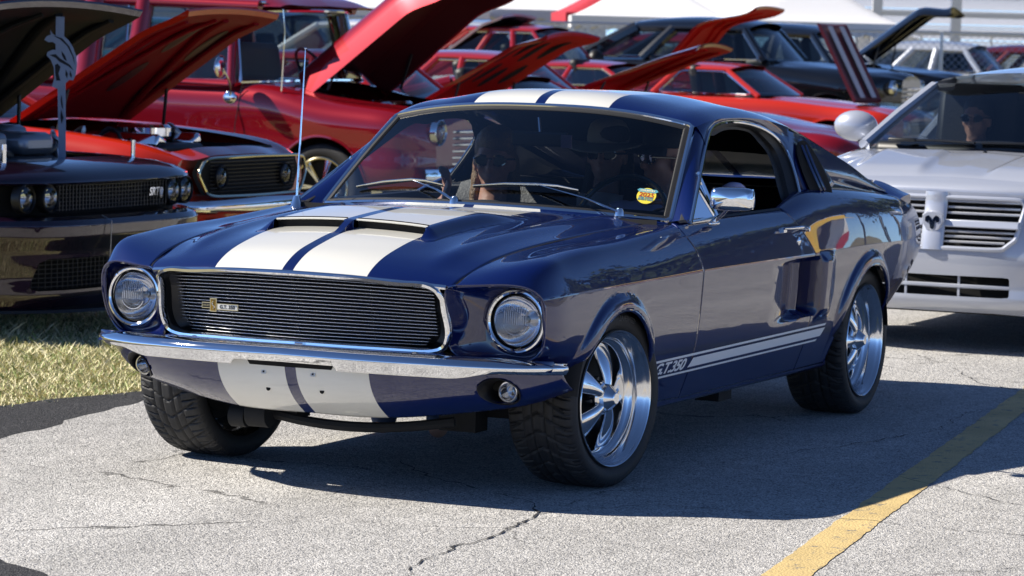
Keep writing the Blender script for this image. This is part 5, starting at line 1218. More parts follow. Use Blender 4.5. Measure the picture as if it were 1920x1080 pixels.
grid('grille_back', np.array([[(-.09-.10*abs(y/.9)**3, y, z) for y in np.linspace(-.9, .9, 20)] for z in (.58, .77)]), VOID, ch)
for k in range(7): 
    z = .628+.020*k; MB().tube([(-.012-.06*(y/.56)**2*.4, y, z) for y in np.linspace(-.53, .53, 16)], .0030, 5).build('grille_bar', GRB, ch)
for y in np.linspace(-.52, .52, 34): MB().box((-.016, y, .688), (.006, .0040, .13)).build('grille_slat', GRB, ch)
for y in (-.775, -.60, .60, .775): lamp(ch, (-.015-.03*(abs(y) > .7), y, .692), .066, BLACK)
bg_ = MB().box((.006, .42, .695), (.004, .002, .002)).build('grille_badge', CHROME, ch)
tv, tf = text_mesh('SRT', .058, .002, shear=.25, bold=.0012); mesh('badge_text', np.c_[.010+tv[:, 2], .355+tv[:, 0], .695+tv[:, 1]], tf, CHROME, bg_, smooth=False)
pts = [(.012, .430+.017*math.cos(a)*(1+.3*math.sin(3*a)), .690+.030*math.sin(a)) for a in np.linspace(0, 2*math.pi, 16, endpoint=False)]; mesh('badge_emblem', pts, [tuple(range(16))], CHROME, bg_, smooth=False)
# tow ring on its lanyard, splitter rods
tw = MB().tube([(.155, -.31+.033*math.cos(a), .285+.036*math.sin(a)) for a in np.linspace(0, 2*math.pi, 24, endpoint=False)], .005, 6, closed=True).build('pin_ring', CHROME, ch); MB().tube([(.15, -.312, .322), (.158, -.306, .45), (.16, -.305, .575), (.10, -.30, .60)], .0028, 5).build('pin_lanyard', SATIN, tw); MB().tube([(.155, -.335, .300), (.155, -.285, .265)], .005, 6).build('pin_bar', CHROME, tw)
for y in (-.10, .62): MB().tube([(.06, y, .365), (.17, y+.17*(1 if y < 0 else -1), .145)], .008, 8).build('splitter_rod', CHROME, ch)
# cat-head hood prop, standing on the engine: a cut steel plate
prop = empty('hood_prop_sculpture', (-4.05, -4.0, 0), -1.144); tag(prop, 'steel plate hood prop cut as a snarling cat head on a bar', 'hood prop')
STEELB = mat('blue_steel', (.20, .25, .36), .5, .6, noise=.15)
# drawn in (right, up) as seen from the lane; local +x towards -x of the world
def plate(name, pts, d0, d1, m, par): 
    n = np.array((-.33, .94)); V = MB().prism([(-a*0.95, b) for a, b in pts], d0, d1, 'y'); return V.build(name, m, par, smooth=False)
K = 1/350.
def pp(l): return [((x-114)*K, 1.556-(y-51)*K) for x, y in l]
bar = pp([(103, 37), (119, 37), (119, 118), (123, 150), (126, 290), (121, 304), (113, 304), (108, 160), (103, 118)])
b_ = plate('prop_bar', bar, -.004, .004, STEELB, prop)
headp = pp([(93, 61), (97, 68), (104, 72), (119, 72), (128, 79), (137, 92), (143, 108), (145, 122), (143, 140), (138, 152), (131, 151), (124, 157), (122, 167), (108, 168), (98, 164), (102, 150), (101, 130), (95, 116), (87, 108), (88, 102), (98, 97), (106, 98), (105, 88), (98, 83), (90, 84), (82, 80), (86, 73), (94, 70)])
plate('cat_head', headp, .0045, .012, STEELB, prop)
for l in ([(97, 71), (112, 78), (126, 90), (136, 108), (141, 124), (139, 110), (130, 90), (116, 76)], [(115, 99), (122, 107), (126, 117), (121, 115), (116, 107)], [(92, 107), (104, 105), (112, 112), (122, 118), (132, 124), (139, 134), (128, 126), (112, 119), (104, 112)], [(103, 125), (108, 122), (114, 128), (110, 140), (114, 153), (106, 153), (104, 140)], [(124, 132), (128, 140), (127, 149), (123, 142)], [(132, 134), (136, 142), (135, 148), (131, 142)], [(116, 178), (118, 190), (120, 205), (117, 200), (115, 188)], [(116, 205), (121, 220), (117, 232), (115, 218)]):
    plate('cut_line', pp(l), .0122, .0132, mat('cut_shadow', (.01, .012, .02), .8), prop)
# ---- orange-red pony car, hood up
pc = bgcar('orange_red_pony_car', 'orange red classic pony car with raised hood and chrome bumper next to the plum car', (-6.90, -4.42, 0), H90, ORANGE,
    [(-.10, .78, .30, .77, .80), (-.25, .86, .28, .83, .85), (-.6, .90, .26, .89, .91), (-1.2, .905, .24, .935, .955), (-2.0, .905, .24, .94, .96), (-3.2, .905, .26, .93, .95), (-4.2, .88, .36, .90, .92), (-4.65, .80, .45, .80, .85)],
    (-.95, -3.69), .33, .215, 'five', cab=dict(x0=-1.75, x1=-2.35, x2=-3.1, x3=-4.1, wb=.74, wr=.56, zb=.93, zr=1.27), hole=(-.22, -1.45, .66, .70),
    hood=dict(hinge=(-1.32, .97), length=1.35, hw=.68, ang=math.radians(33), crown=.03, nose=.05, hwf=.56, holes=3, holem=mat('pressing_shade', (.035, .002, .003), .5)), under=mat('hood_underside_red', (.22, .004, .008), .6, spec=.1), group=None)
bay(pc, -.24, -1.44, .64, .45, .84); engine(pc, -.80, .72, .5, True, 8)
def rp(pts, n=8, q=.22):
    L = []
    for i in range(len(pts)):
        a, b, c = np.array(pts[i-1]), np.array(pts[i]), np.array(pts[(i+1) % len(pts)]); e, f = b+(a-b)*q, b+(c-b)*q
        L += [e*(1-t)**2+2*b*t*(1-t)+f*t*t for t in np.linspace(0, 1, 6)]+[f*(1-t)+(c+(b-c)*q)*t for t in np.linspace(0, 1, n)[1:-1]]
    return L
ol = [(0, *p) for p in rp([(-.67, .70), (-.60, .79), (0, .797), (.60, .79), (.67, .70), (.57, .565), (0, .560), (-.57, .565)])]
sp_ = np.array([(.03-.12*abs(q[1])**3, q[1], q[2]) for q in ol]); MB().tube(sp_, .012, 8, closed=True, flat=.8).build('grille_surround', mat('pale_gold_trim', (.75, .70, .50), .12, 1.), pc)
gb_ = [(p[0]-.05, p[1]*.99, p[2]) for p in sp_]; mesh('grille_back', gb_, [tuple(range(len(gb_)))], VOID, pc, smooth=False)
for k in range(9): MB().tube([(-.005-.05*abs(y)**3, y, .59+.022*k) for y in np.linspace(-.52, .52, 12)], .004, 5).build('grille_bar', BLACK, pc)
for y in (-.40, .40): lamp(pc, (.0, y, .675), .062, BLACK)
P = np.zeros((41, 7, 3))
for i, y in enumerate(np.linspace(-.86, .86, 41)):
    k = abs(y)/.86; xb = .13-.06*k**2-.22*max(0, (k-.8)/.2)**2
    for j, (a, b) in enumerate(((-.10, .045), (-.02, .05), (.0, .03), (.006, 0), (.0, -.03), (-.03, -.05), (-.08, -.05))): P[i, j] = (xb+a, y, .505+b*(1-.3*k))
grid('front_bumper', P, CHROME, pc)
P = np.array([[(.05-.10*abs(y/.84)**3-.03*t, y, .46-.2*t) for t in np.linspace(0, 1, 5)] for y in np.linspace(-.84, .84, 21)]); grid('front_valance', P, ORANGE, pc)
for y in (-.55, .55): bevel(MB().box((.04, y, .40), (.03, .13, .06)).build('parking_lamp', mat('amber_lens', (.5, .3, .12), .25), pc), .015)
P = np.array([[(.0-.2*abs(y/.6)**3, y, z) for z in (.56, .80)] for y in np.linspace(-.80, .80, 11)]); 
# ---- cherry red panel truck, seen from its side
tr = bgcar('cherry_red_panel_truck', 'cherry red fifties panel truck with wraparound windscreen and raised hood', (-12.95, -5.75, 0), H90, CHERRY,
    [(-.02, .72, .38, .82, .90), (-.12, .90, .34, .90, .98), (-.5, .985, .32, .97, 1.04), (-1.0, .985, .32, 1.02, 1.10), (-1.35, .965, .32, 1.10, 1.16), (-1.8, .95, .32, 1.12, 1.18), (-2.6, .95, .32, 1.13, 1.2), (-3.6, .95, .34, 1.14, 1.2), (-4.9, .93, .38, 1.12, 1.2), (-5.1, .88, .42, 1.08, 1.15)],
    (-.90, -3.95), .345, .235, 'multi', wm=mat('gold_rim', (.66, .60, .42), .15, 1.), arch=.40, hole=(-.25, -1.28, .62, .80), cab=None,
    hood=dict(hinge=(-1.32, 1.20), length=1.46, hw=.70, ang=math.radians(39), crown=.08, nose=.10, hwf=.64, skirt=.22, ribs=False), under=mat('hood_underside_dark', (.07, .006, .009), .5, spec=.15), group=None)
bay(tr, -.3, -1.28, .60, .55, .98); engine(tr, -.8, .78, .45, True, 11)
# body above the belt: windscreen, doors, quarter windows, roof
def slab(name, pts, s, th, m, par=tr): return MB().prism(pts, s*.0, s*th, 'y').build(name, m, par, smooth=False)
def tside(x, z): return .95-.16*(z-1.12)/.7
def strip(name, a, b, w, m=CHERRY):
    for s in (1, -1):
        A = np.array((a[0], s*tside(*a), a[1])); B = np.array((b[0], s*tside(*b), b[1])); MB().tube([A, (A+B)/2+np.array((0, s*.008, 0)), B], w, 10, up=(1, 0, 0)).build(name, m, tr)
strip('pillar', (-1.72, 1.12), (-1.78, 1.76), .035); strip('pillar', (-2.62, 1.12), (-2.60, 1.77), .075); strip('pillar', (-3.05, 1.12), (-3.05, 1.78), .10); strip('pillar', (-5.0, 1.12), (-4.95, 1.78), .12)
strip('roof_rail', (-1.55, 1.745), (-4.95, 1.80), .045); strip('belt_moulding', (-1.7, 1.135), (-5.0, 1.14), .03); strip('drip_rail', (-1.50, 1.775), (-3.2, 1.80), .012, CHROME)
for a, b in (((-1.74, 1.14), (-2.58, 1.74)), ((-2.70, 1.14), (-2.98, 1.74)), ((-3.12, 1.14), (-4.9, 1.76))):
    for s in (1, -1):
        V = [(x, s*(tside(x, z)-.01), z) for x, z in ((a[0], a[1]), (b[0], a[1]), (b[0], b[1]), (a[0]-.03, b[1]))]; w = mesh('side_window', V, [(0, 1, 2, 3)], CARGLASS, tr, smooth=False)
        c = np.mean(V, 0); L = []
        for i in range(4): p, q = np.array(V[i]), np.array(V[(i+1) % 4]); L += [c+(p*.94+q*.06-c)*.97, c+((p+q)/2-c)*.97, c+(p*.06+q*.94-c)*.97]
        MB().tube(np.array(L)+np.array((0, s*.015, 0)), .011, 6, closed=True).build('window_trim', CHROME, w)
P = np.zeros((31, 8, 3))
for i, t in enumerate(np.linspace(-1, 1, 31)):
    for j, u in enumerate(np.linspace(0, 1, 8)): P[i, j] = (-1.22-.42*abs(t)**3-.12*u-.02*t*t, t*(.90-.12*u), 1.17+.55*u-.03*abs(t)**3)
grid('windscreen', P, CARGLASS, tr); MB().tube(np.vstack([P[:, 0], P[-1, 1:], P[::-1, -1], P[0, ::-1][1:]]), .014, 6).build('windscreen_trim', CHROME, tr)
rs = [[(x, 0, 1.83+c), (x, .5, 1.82+c*.9), (x, .74, 1.79+c*.5), (x, .83, 1.74)] for x, c in ((-1.36, -.07), (-1.45, -.02), (-1.7, .03), (-2.5, .06), (-4.0, .06), (-4.8, .02), (-5.0, -.05))]
N_ = net(rs, 40, [(0, 3, 24)]); grid('roof', np.concatenate([N_[:, ::-1]*[1, -1, 1], N_[:, 1:]], 1), CHERRY, tr, flip=True)
MB().box((-3.4, 0, 1.02), (3.0, 1.8, .05)).build('cabin_floor', DARK, tr); bevel(MB().box((-2.25, 0, 1.15), (.18, 1.5, .6), (0, -.15, 0)).build('front_seat', mat('tan_vinyl', (.30, .26, .18), .5), tr), .06)
c0 = np.array((-1.70, .38, 1.24)); MB().tube([c0+.21*np.array((-.55*math.sin(a), math.cos(a), .8*math.sin(a))) for a in np.linspace(0, 2*math.pi, 24, endpoint=False)], .013, 6, closed=True).build('steering_wheel', BLACK, tr)
for s in (1, -1):
    m1 = MB().tube(curve3([(-1.72, s*.96, 1.02), (-1.68, s*1.06, 1.16), (-1.70, s*1.12, 1.24)], 10), .009, 6).build('door_mirror', CHROME, tr); MB().sphere((-1.72, s*1.12, 1.26), (.03, .09, .09)).build('mirror_head', CHROME, m1); MB().sphere((-1.72, s*.965, 1.02), (.06, .012, .05)).build('mirror_base', CHROME, m1)
    dl_ = [(-1.62, 1.12), (-1.66, .80), (-1.66, .42)]; MB().tube([(x, s*(.955 if z > .9 else .985)*1.0+s*(-.002), z) for x, z in dl_], .004, 4).build('door_gap', BLACK, tr)
    MB().tube([(-2.50, s*.965, 1.03), (-2.36, s*.985, 1.035)], .012, 8).build('door_handle', CHROME, tr)
MB().tube([(-1.28, -.93, 1.08), (-1.25, -.945, 1.55), (-1.27, -.945, 1.72)], [.006, .004, .003], 6).build('aerial', CHROME, tr)
for s in (1, -1): lamp(tr, (.0, s*.70, .80), .09)
for k in range(6): MB().tube([(.02-.08*abs(y/.5)**3, y, .55+.05*k) for y in np.linspace(-.52, .52, 12)], .012, 6).build('grille_bar', CHROME, tr)
P = np.zeros((31, 5, 3))
for i, y in enumerate(np.linspace(-.95, .95, 31)):
    for j, (a, b) in enumerate(((-.06, .07), (0, .06), (.012, 0), (0, -.06), (-.06, -.07))): P[i, j] = (.16-.16*abs(y/.95)**4+a, y, .46+b)
grid('front_bumper', P, CHROME, tr)
# ---- silver wagon following in the lane
mg = bgcar('silver_wagon', 'silver wagon following close behind the blue fastback', (-5.62, .263, 0), 0., SILVER,
    [(-.10, .80, .20, .80, .845), (-.22, .88, .19, .84, .89, .01), (-.55, .93, .19, .90, .955, .015), (-1.0, .94, .20, .95, 1.01, .015), (-1.40, .94, .21, .985, 1.03), (-2.6, .94, .21, 1.00, 1.03), (-4.0, .94, .22, 1.03, 1.06), (-4.8, .90, .28, 1.02, 1.06), (-5.0, .84, .35, .95, 1.0)],
    (-1.02, -4.07), .355, .24, 'five', cab=dict(x0=-1.02, x1=-1.72, x2=-4.45, x3=-4.85, wb=.80, wr=.60, zb=1.0, zr=1.385, cv=.20, posts=(.33, .66), crown=.115, pw=.04), group=None, glassm=glass('wagon_glass', (.52, .57, .60)))
# front clip: fascia with grille and intake openings
P = np.zeros((61, 60, 3)); zz = np.linspace(.865, .215, 60)
XF = cub([.215, .25, .33, .42, .50, .56, .70, .80, .845, .865], [-.03, .02, .035, .045, .055, .050, .015, -.005, -.03, -.09])
for i, y in enumerate(np.linspace(-.905, .905, 61)):
    k = abs(y)/.905; P[i, :, 0] = XF(zz)-.30*k**3.4-.04*k**2; P[i, :, 1] = y*(1-.02*(zz < .26)); P[i, :, 2] = zz+.018*(1-k*k)*(zz > .8)
gr_o = [(-.43, .800), (.43, .800), (.455, .77), (.425, .60), (.36, .545), (-.36, .545), (-.425, .60), (-.455, .77)]
lo_o = [(-.40, .405), (.40, .405), (.40, .30), (-.40, .30)]
sg, sl = poly_sd(gr_o), poly_sd(lo_o)
v_, f_ = cutgrid(P, lambda V: -np.maximum(sg(V[:, 1:]), sl(V[:, 1:]))); mesh('front_bumper', v_, f_, SILVER, mg, True, 60)
fx = lambda y, z: float(XF(np.array(z)))-.30*(abs(y)/.905)**3.4-.04*(abs(y)/.905)**2
grid('grille_back', np.array([[(fx(y, .6)-.10, y, z) for y in np.linspace(-.5, .5, 9)] for z in (.28, .82)]), VOID, mg)
def rp(pts, n=8, q=.12):
    L = []
    for i in range(len(pts)):
        a, b, c = np.array(pts[i-1]), np.array(pts[i]), np.array(pts[(i+1) % len(pts)]); e, f = b+(a-b)*q, b+(c-b)*q
        L += [e*(1-t)**2+2*b*t*(1-t)+f*t*t for t in np.linspace(0, 1, 5)]+[f*(1-t)+(c+(b-c)*q)*t for t in np.linspace(0, 1, n)[1:-1]]
    return L
MB().tube([(fx(p[0], p[1])+.004, p[0], p[1]) for p in rp(gr_o)], .012, 8, closed=True).build('grille_surround', SILVER, mg)
bx_ = lambda y, z: fx(y, z)
for s in (1, -1):
    bevel(MB().add(*(lambda a, b: (np.array([(fx(s*a, z)+d, s*yy, z) for yy in (a, b) for z in (.652, .690) for d in (-.05, .012)]), [(0, 1, 3, 2), (4, 6, 7, 5), (0, 4, 5, 1), (2, 3, 7, 6), (1, 5, 7, 3), (0, 2, 6, 4)]))(.055, .445)).build('grille_crossbar', SILVER, mg), .006)
    for z in (.782, .751, .722, .630, .604, .578):
        ym = .43 if z > .6 else .40-.03*(.604-z)/.026
        MB().tube([(fx(y*s, z)-.010, s*y, z) for y in np.linspace(.05, ym, 10)], .0070, 6, flat=1.).build('grille_bar', mat('bright_bar', (.75, .76, .8), .25, .6), mg)
P2 = np.array([[(fx(0, z)+.004+.022*math.cos(a), .060*math.sin(a), z) for a in np.linspace(-1.6, 1.6, 12)] for z in np.linspace(.828, .535, 14)]); grid('grille_centre_bar', P2, SILVER, mg)
em = [(0, .050), (.028, .046), (.050, .030), (.050, -.002), (.030, -.040), (0, -.052), (-.030, -.040), (-.050, -.002), (-.050, .030), (-.028, .046)]
e_ = MB().add(np.array([(fx(0, .676)+.040, a, .676+b) for a, b in em]+[(fx(0, .676)+.026, a*1.15, .676+b*1.15) for a, b in em]), [tuple(range(10))]+[(i, 10+i, 10+(i+1) % 10, (i+1) % 10) for i in range(10)]).build('grille_emblem', SILVER, mg)
rm_ = [(-.036, .026), (-.020, .034), (-.008, .024), (0, .006), (.008, .024), (.020, .034), (.036, .026), (.038, .004), (.022, -.004), (.016, .010), (.010, -.030), (0, -.038), (-.010, -.030), (-.016, .010), (-.022, -.004), (-.038, .004)]
mesh('emblem_head', [(fx(0, .676)+.0435, a, .674+b) for a, b in rm_], [tuple(range(16))], mat('emblem_dark', (.05, .07, .10), .1, 1.), e_, smooth=False)
for z in (.352,): MB().tube([(fx(y, z)-.01, y, z) for y in np.linspace(-.40, .40, 12)], .011, 6).build('intake_bar', SILVER, mg)
for y in (-.14, .14): MB().box((fx(y, .35)-.012, y, .352), (.012, .012, .105)).build('intake_rib', SILVER, mg)
for s in (1, -1):
    bevel(MB().box((-.12, s*.62, .735), (.10, .26, .13), (0, 0, -s*.30)).build('headlight', CLGLASS and mat('headlamp_clear', (.55, .57, .6), .08, .5, coat=1), mg), .03)
    q = MB(); q.sphere((0, 0, 0), (.085, .125, .088), 18, 12); o = q.build('door_mirror', SILVER, mg); o.location = (-1.62, s*.985, 1.105); o.rotation_euler = (0, 0, -s*.15); MB().box((0, -s*.10, -.085), (.06, .16, .02)).build('mirror_arm', BLACK, o)
    MB().tube(curve3([(-1.10, s*.60+.0, 1.045), (-1.08, s*.30, 1.055), (-1.06, s*.02-.1, 1.05)], 12), [.012]*12, 6, flat=.6).build('wiper', BLACK, mg); bevel(MB().box((-1.10, s*.42-.12, 1.052), (.05, .16, .02)).build('wiper_cover', BLACK, mg), .008)
    # hood pressings
    MB().tube(curve3([(-.25, s*.72, .872), (-.6, s*.775, .925), (-1.0, s*.80, .972), (-1.25, s*.80, .998)], 14), .004, 6).build('hood_gap', BLACK, mg)
hb_ = [o for o in mg.children if o.name.startswith('body')][0].data; TB = BVHTree.FromPolygons([v.co for v in hb_.vertices], [tuple(p.vertices) for p in hb_.polygons])
P = np.zeros((60, 81, 3))
for i, x in enumerate(np.linspace(-.20, -1.0, 60)):
    for j, y in enumerate(np.linspace(-.70, .70, 81)):
        h = TB.ray_cast(Vector((x, y, 2)), Vector((0, 0, -1))); z = h[0].z if h[0] else .9; t = (-x-.20)/.8; a = abs(y)
        e = min(sstep(0, .10, t), sstep(1., .86, t))*sstep(.70, .62, a); bul = (sstep(.14+.06*t, .20+.06*t, a)*sstep(.58+.06*t, .50+.06*t, a))*sstep(.02, .25, t)
        P[i, j] = (x, y, z+.004*e+.020*bul*e-.004*(1-e))
grid('hood', P, SILVER, mg, flip=True)
for y in (-.12, .12): MB().sphere((-.92, y+.1, 1.008), (.012, .012, .006), 8, 6).build('washer_jet', BLACK, mg)
MB().box((-1.62, .08, 1.29), (.02, .24, .07)).build('interior_mirror', BLACK, mg)
GRT = mat('grey_tshirt', (.08, .09, .09), .85)
seated('person', 'driver of the silver wagon with shaved head and dark sunglasses', (-7.55, .263-.385+.77, .56), 0., 0., GRT, .6) if False else None
seated('person', 'man with short dark hair and sunglasses behind the silver wagon windscreen', (-7.50, -.13, .47), 0., math.radians(-5), GRT, .6, legs=False, hair=((.02, .016, .012), .0))
seated('person', 'dim second figure beside the man in the silver wagon', (-7.50, .62, .46), 0., math.radians(10), DGR, .6, hair=((.02, .015, .012), .15), legs=False)
# ---- further red cars in the row
def generic(name, label, loc, pm, hood=True, dx=0., rz=H90, group='red cars further along the row', H=1.36, L=4.7, low=0., wst='disc', white=False, nose=.0, hoodkw=None, posts=(.45,), trim=CHROME, under=None, cat='car', glassm=None, belt=.93):
    b = belt; st = [(-.02, .74, .34, .68+low, .74+low), (-.15, .86, .28, .76+low, .80+low), (-.7, .90, .26, .83+low, .88+low), (-1.4, .905, .25, .89+low*.5, .93+low*.5), (-2.2+dx*.6, .905, .25, b-.02, b+.02), (-3.4, .905, .26, b, b+.03), (-L+.35, .88, .34, b-.03, b), (-L, .78, .44, b-.14, b-.08)]
    L = L-dx; hk = dict(hinge=(-1.45+dx, .95), length=1.35, hw=.68, ang=math.radians(34), crown=.05, nose=.08, hwf=.60)
    if hoodkw: hk.update(hoodkw)
    c = bgcar(name, label, loc, rz, pm, st, (-.85, -.85-2.75), .33, .215, wst, cab=dict(x0=-1.65+dx, x1=-2.15+dx, x2=-3.3+dx*.7, x3=-4.1+dx*.7, wb=.76, wr=.60, zb=b, zr=H-.05, posts=posts, trim=trim, pw=.035), hole=(-.2+dx, -1.4+dx, .64, .62) if hood else None, hood=hk if hood else None, group=group, white=white, under=under, cat=cat, glassm=glassm)
    if hood: bay(c, -.22+dx, -1.4+dx, .62, .42, .80); engine(c, -.8+dx, .66, .45, True, int(abs(loc[0])))
    for s in (1, -1): lamp(c, (.0, s*.62, .63+low), .075)
    P = np.zeros((21, 5, 3))
    for i, y in enumerate(np.linspace(-.86, .86, 21)):
        for j, (a, d) in enumerate(((-.06, .05), (0, .045), (.01, 0), (0, -.045), (-.06, -.05))): P[i, j] = (.08-.14*abs(y/.86)**3+a, y, .47+d)
    grid('front_bumper', P, CHROME, c); grid('grille_back', np.array([[(.004, y, z) for y in (-.5, .5)] for z in (.55+low, .70+low)]), VOID, c)
    for k in range(4): MB().tube([(.012, -.5, .57+.035*k+low), (.012, .5, .57+.035*k+low)], .006, 5).build('grille_bar', CHROME, c)
    return c
generic('red_hardtop', 'bright red sedan with vented hood raised behind the cherry truck hood', (-16.3, -6.15, 0), RED, hoodkw=dict(holes=4, ang=math.radians(31), ribs=False), H=1.40, posts=(.33, .62), under=RUND)
generic('red_sedan', 'red sedan with side windows behind the vented raised hood', (-22.9, -7.75, 0), RED, hood=False, H=1.40, posts=(.36, .66))
pk = generic('red_pickup', 'tall bright red cab with a black door mirror behind the raised hoods', (-31.9, -11.3, 0), RED, hood=False, H=1.74, low=.12, belt=1.10, posts=(.30, .62))
for s in (1, -1):
    o = MB(); o.sphere((0, 0, 0), (.12, .15, .17), 16, 10); o = o.build('door_mirror', BLACK, pk); o.location = (-1.95, s*1.05, 1.24); MB().tube([(0, 0, -.05), (0, -s*.13, -.10)], .03, 6).build('mirror_arm', BLACK, o)
sp1 = generic('low_red_sports_car', 'low red sports car with its long hood tilted open above the fender', (-19.4, -4.45, 0), CHERRY, dx=-1.6, low=-.10, H=1.20, belt=.88, hoodkw=dict(ang=math.radians(21), length=1.4, hinge=(-3.10, 1.02), nose=.02, hwf=.50), posts=(.6,), trim=None, under=RUND)
generic('red_coupe_curved_hood', 'red coupe whose raised hood curls over at its front edge', (-29.4, -9.15, 0), RED, hoodkw=dict(ang=math.radians(54), length=1.62, nose=.42, nst=.55, hwf=.55, bend=.12, hinge=(-1.55, 1.02)), H=1.28, under=RUND)
oc = generic('orange_red_coupe', 'orange red coupe with whitewall tyres and a striped maroon hood raised', (-25.9, -6.1, 0), ORANGE, hood=False, H=1.33, posts=(.6,), white=True)
# upright hood panels beside it
hp_ = raise_hood(oc, mat('maroon_satin', (.13, .010, .018), .5), mat('maroon_satin'), (-.70, .90), 1.02, .50, math.radians(118), .02, 0, False, None, False)
for y0, y1 in ((-.30, -.12), (.12, .30)):
    P = np.array([[(-.70+l*math.cos(math.radians(118))+.030, y, .93+l*math.sin(math.radians(118))+.012) for y in (y0, y1)] for l in np.linspace(.02, .95, 8)]); grid('hood_stripe', P, mat('pale_stripe', (.55, .55, .62), .5), hp_)
# ---- black forties sedans and others behind
def forties(name, label, loc, pm, rz=H90, s=1., hood=None, group='old sedans in the back row', trim=CHROME, hole=None, under=None):
    st = [(-.02, .40, .40, .95, 1.02), (-.15, .62, .38, .98, 1.06), (-.5, .86, .34, .98, 1.10, .02), (-1.0, .90, .32, 1.02, 1.14, .02), (-1.5, .90, .31, 1.08, 1.17), (-2.4, .91, .31, 1.12, 1.20), (-3.6, .91, .32, 1.12, 1.20), (-4.5, .86, .36, 1.02, 1.12), (-5.1, .66, .45, .80, .88)]
    c = bgcar(name, label, loc, rz, pm, st, (-.85, -3.95), .36, .20, 'disc', cab=dict(x0=-1.62, x1=-2.02, x2=-3.7, x3=-4.5, wb=.80, wr=.64, zb=1.14, zr=1.60, cv=.14, posts=(.36, .66), crown=.14, pw=.06, trim=trim), hood=hood, group=group, white=True, under=under or pm)
    for q in (1, -1): lamp(c, (-.06, q*.60, .86), .085)
    for k in range(6): MB().tube([(.02, -.32, .55+.06*k), (.04, 0, .55+.06*k), (.02, .32, .55+.06*k)], .012, 6).build('grille_bar', CHROME, c)
    P = np.zeros((21, 5, 3))
    for i, y in enumerate(np.linspace(-.92, .92, 21)):
        for j, (a, d) in enumerate(((-.06, .06), (0, .05), (.012, 0), (0, -.05), (-.06, -.06))): P[i, j] = (.14-.14*abs(y/.92)**3+a, y, .50+d)
    grid('front_bumper', P, CHROME, c); c.scale = (s,)*3; return c
forties('black_sedan', 'black forties sedan with chrome window frames behind the orange coupe', (-35., -9.1, 0), BLK, s=1.12)
forties('black_sedan', 'second black sedan with its hood lifted high behind the first black sedan', (-39.3, -9.6, 0), BLK, s=1.10, hood=dict(hinge=(-1.55, 1.2), length=1.55, hw=.46, ang=math.radians(36), crown=.14, nose=.26, hwf=.34))
forties('pale_grey_sedan', 'pale grey rounded old sedan behind the silver wagon roof', (-47.5, -9.8, 0), GREY, s=.98)
forties('brown_sedan', 'brown old sedan at the right edge of the back row', (-52.0, -9.3, 0), MAROON, s=.97)
forties('dark_red_sedan', 'dark red rounded sedan beyond the black hood', (-39.5, -11.5, 0), CHERRY, s=1.0)
# ------------------------------------------------------------------ far things
def gp(px, py, depth):
    """ground point below the direction of a place in the view at a given distance"""
    d = CAM_F+CAM_R*((px-960)/6070.)-CAM_U*((py-540)/6070.); p = Vector(CAM_LOC)+d*depth; return (p.x, p.y, 0)
R_CAM = math.atan2(CAM_R.y, CAM_R.x)
generic('teal_pickup', 'teal pickup far behind the cherry truck windscreen', gp(600, 90, 52), TEAL, hood=False, H=1.72, low=.15, belt=1.15, group='cars far behind the row', rz=H90+.2)
generic('dark_blue_van', 'dark blue van between the raised cherry hood and the red cab', gp(800, 90, 50), paint('dark_blue_paint', (.02, .04, .10), 0., .3), hood=False, H=1.85, low=.15, belt=1.15, group='cars far behind the row', rz=H90)
generic('white_pickup', 'white pickup with a dark open hood behind the red cab', gp(1010, 90, 46), WHITE, hood=True, H=1.75, low=.18, belt=1.15, group='cars far behind the row', rz=H90, hoodkw=dict(hinge=(-1.45, 1.12), ang=math.radians(36)), under=BLACK)
generic('grey_suv', 'pale grey four wheel drive with dark side windows behind the red hoods', gp(1230, 95, 48), GREY, hood=False, H=1.80, low=.18, belt=1.2, group='cars far behind the row', rz=H90, glassm=DKGLASS, posts=(.3, .6))
generic('red_wagon', 'red car partly hidden behind the plum car hood', gp(120, 100, 33), RED, hood=False, H=1.45, belt=1.0, group='cars far behind the row', rz=H90)
generic('blue_sedan', 'blue windscreened car behind the orange pony car', gp(70, 150, 24.5), paint('mid_blue_paint', (.02, .06, .2), .2, .3), hood=False, H=1.28, belt=.88, group='cars far behind the row', rz=H90)
def tent(label, loc, w, h, pk, m, rz):
    t = empty('canopy_tent', loc, rz); tag(t, label, 'tent', 'canopy tents in the distance')
    P = np.zeros((21, 21, 3))
    for i, a in enumerate(np.linspace(-1, 1, 21)):
        for j, b in enumerate(np.linspace(-1, 1, 21)): k = max(abs(a), abs(b)); P[i, j] = (a*w/2, b*w/2, h+pk*(1-k)**1.25)
    grid('canopy', P, m, t, sharp=None, flip=True)
    for k in range(4):
        a = k*math.pi/2; n = 20; Q = np.zeros((n, 2, 3)); c, s = math.cos(a), math.sin(a)
        for i, u in enumerate(np.linspace(-w/2, w/2, n)): x, y = w/2, u; Q[i, 0] = (c*x-s*y, s*x+c*y, h); Q[i, 1] = (c*x-s*y, s*x+c*y, h-.24-.03*math.cos(i*math.pi))
        grid('valance', Q, m, t)
    for a in (-1, 1):
        for b in (-1, 1): MB().tube([(a*w*.49, b*w*.49, 0), (a*w*.49, b*w*.49, h)], .025, 8).build('leg', SATIN, t)
TW = mat('white_canvas', (.80, .80, .82), .8, bump=.2, bscale=6); TR = mat('red_canvas', (.5, .03, .05), .8)
tent('white peaked canopy tent beside the red canopy', gp(1215, 60, 66), 3.2, 2.02, 1.0, TW, R_CAM); tent('large white peaked canopy tent left of the white posts', gp(1500, 60, 62), 3.1, 1.98, 1.1, TW, R_CAM+.15)
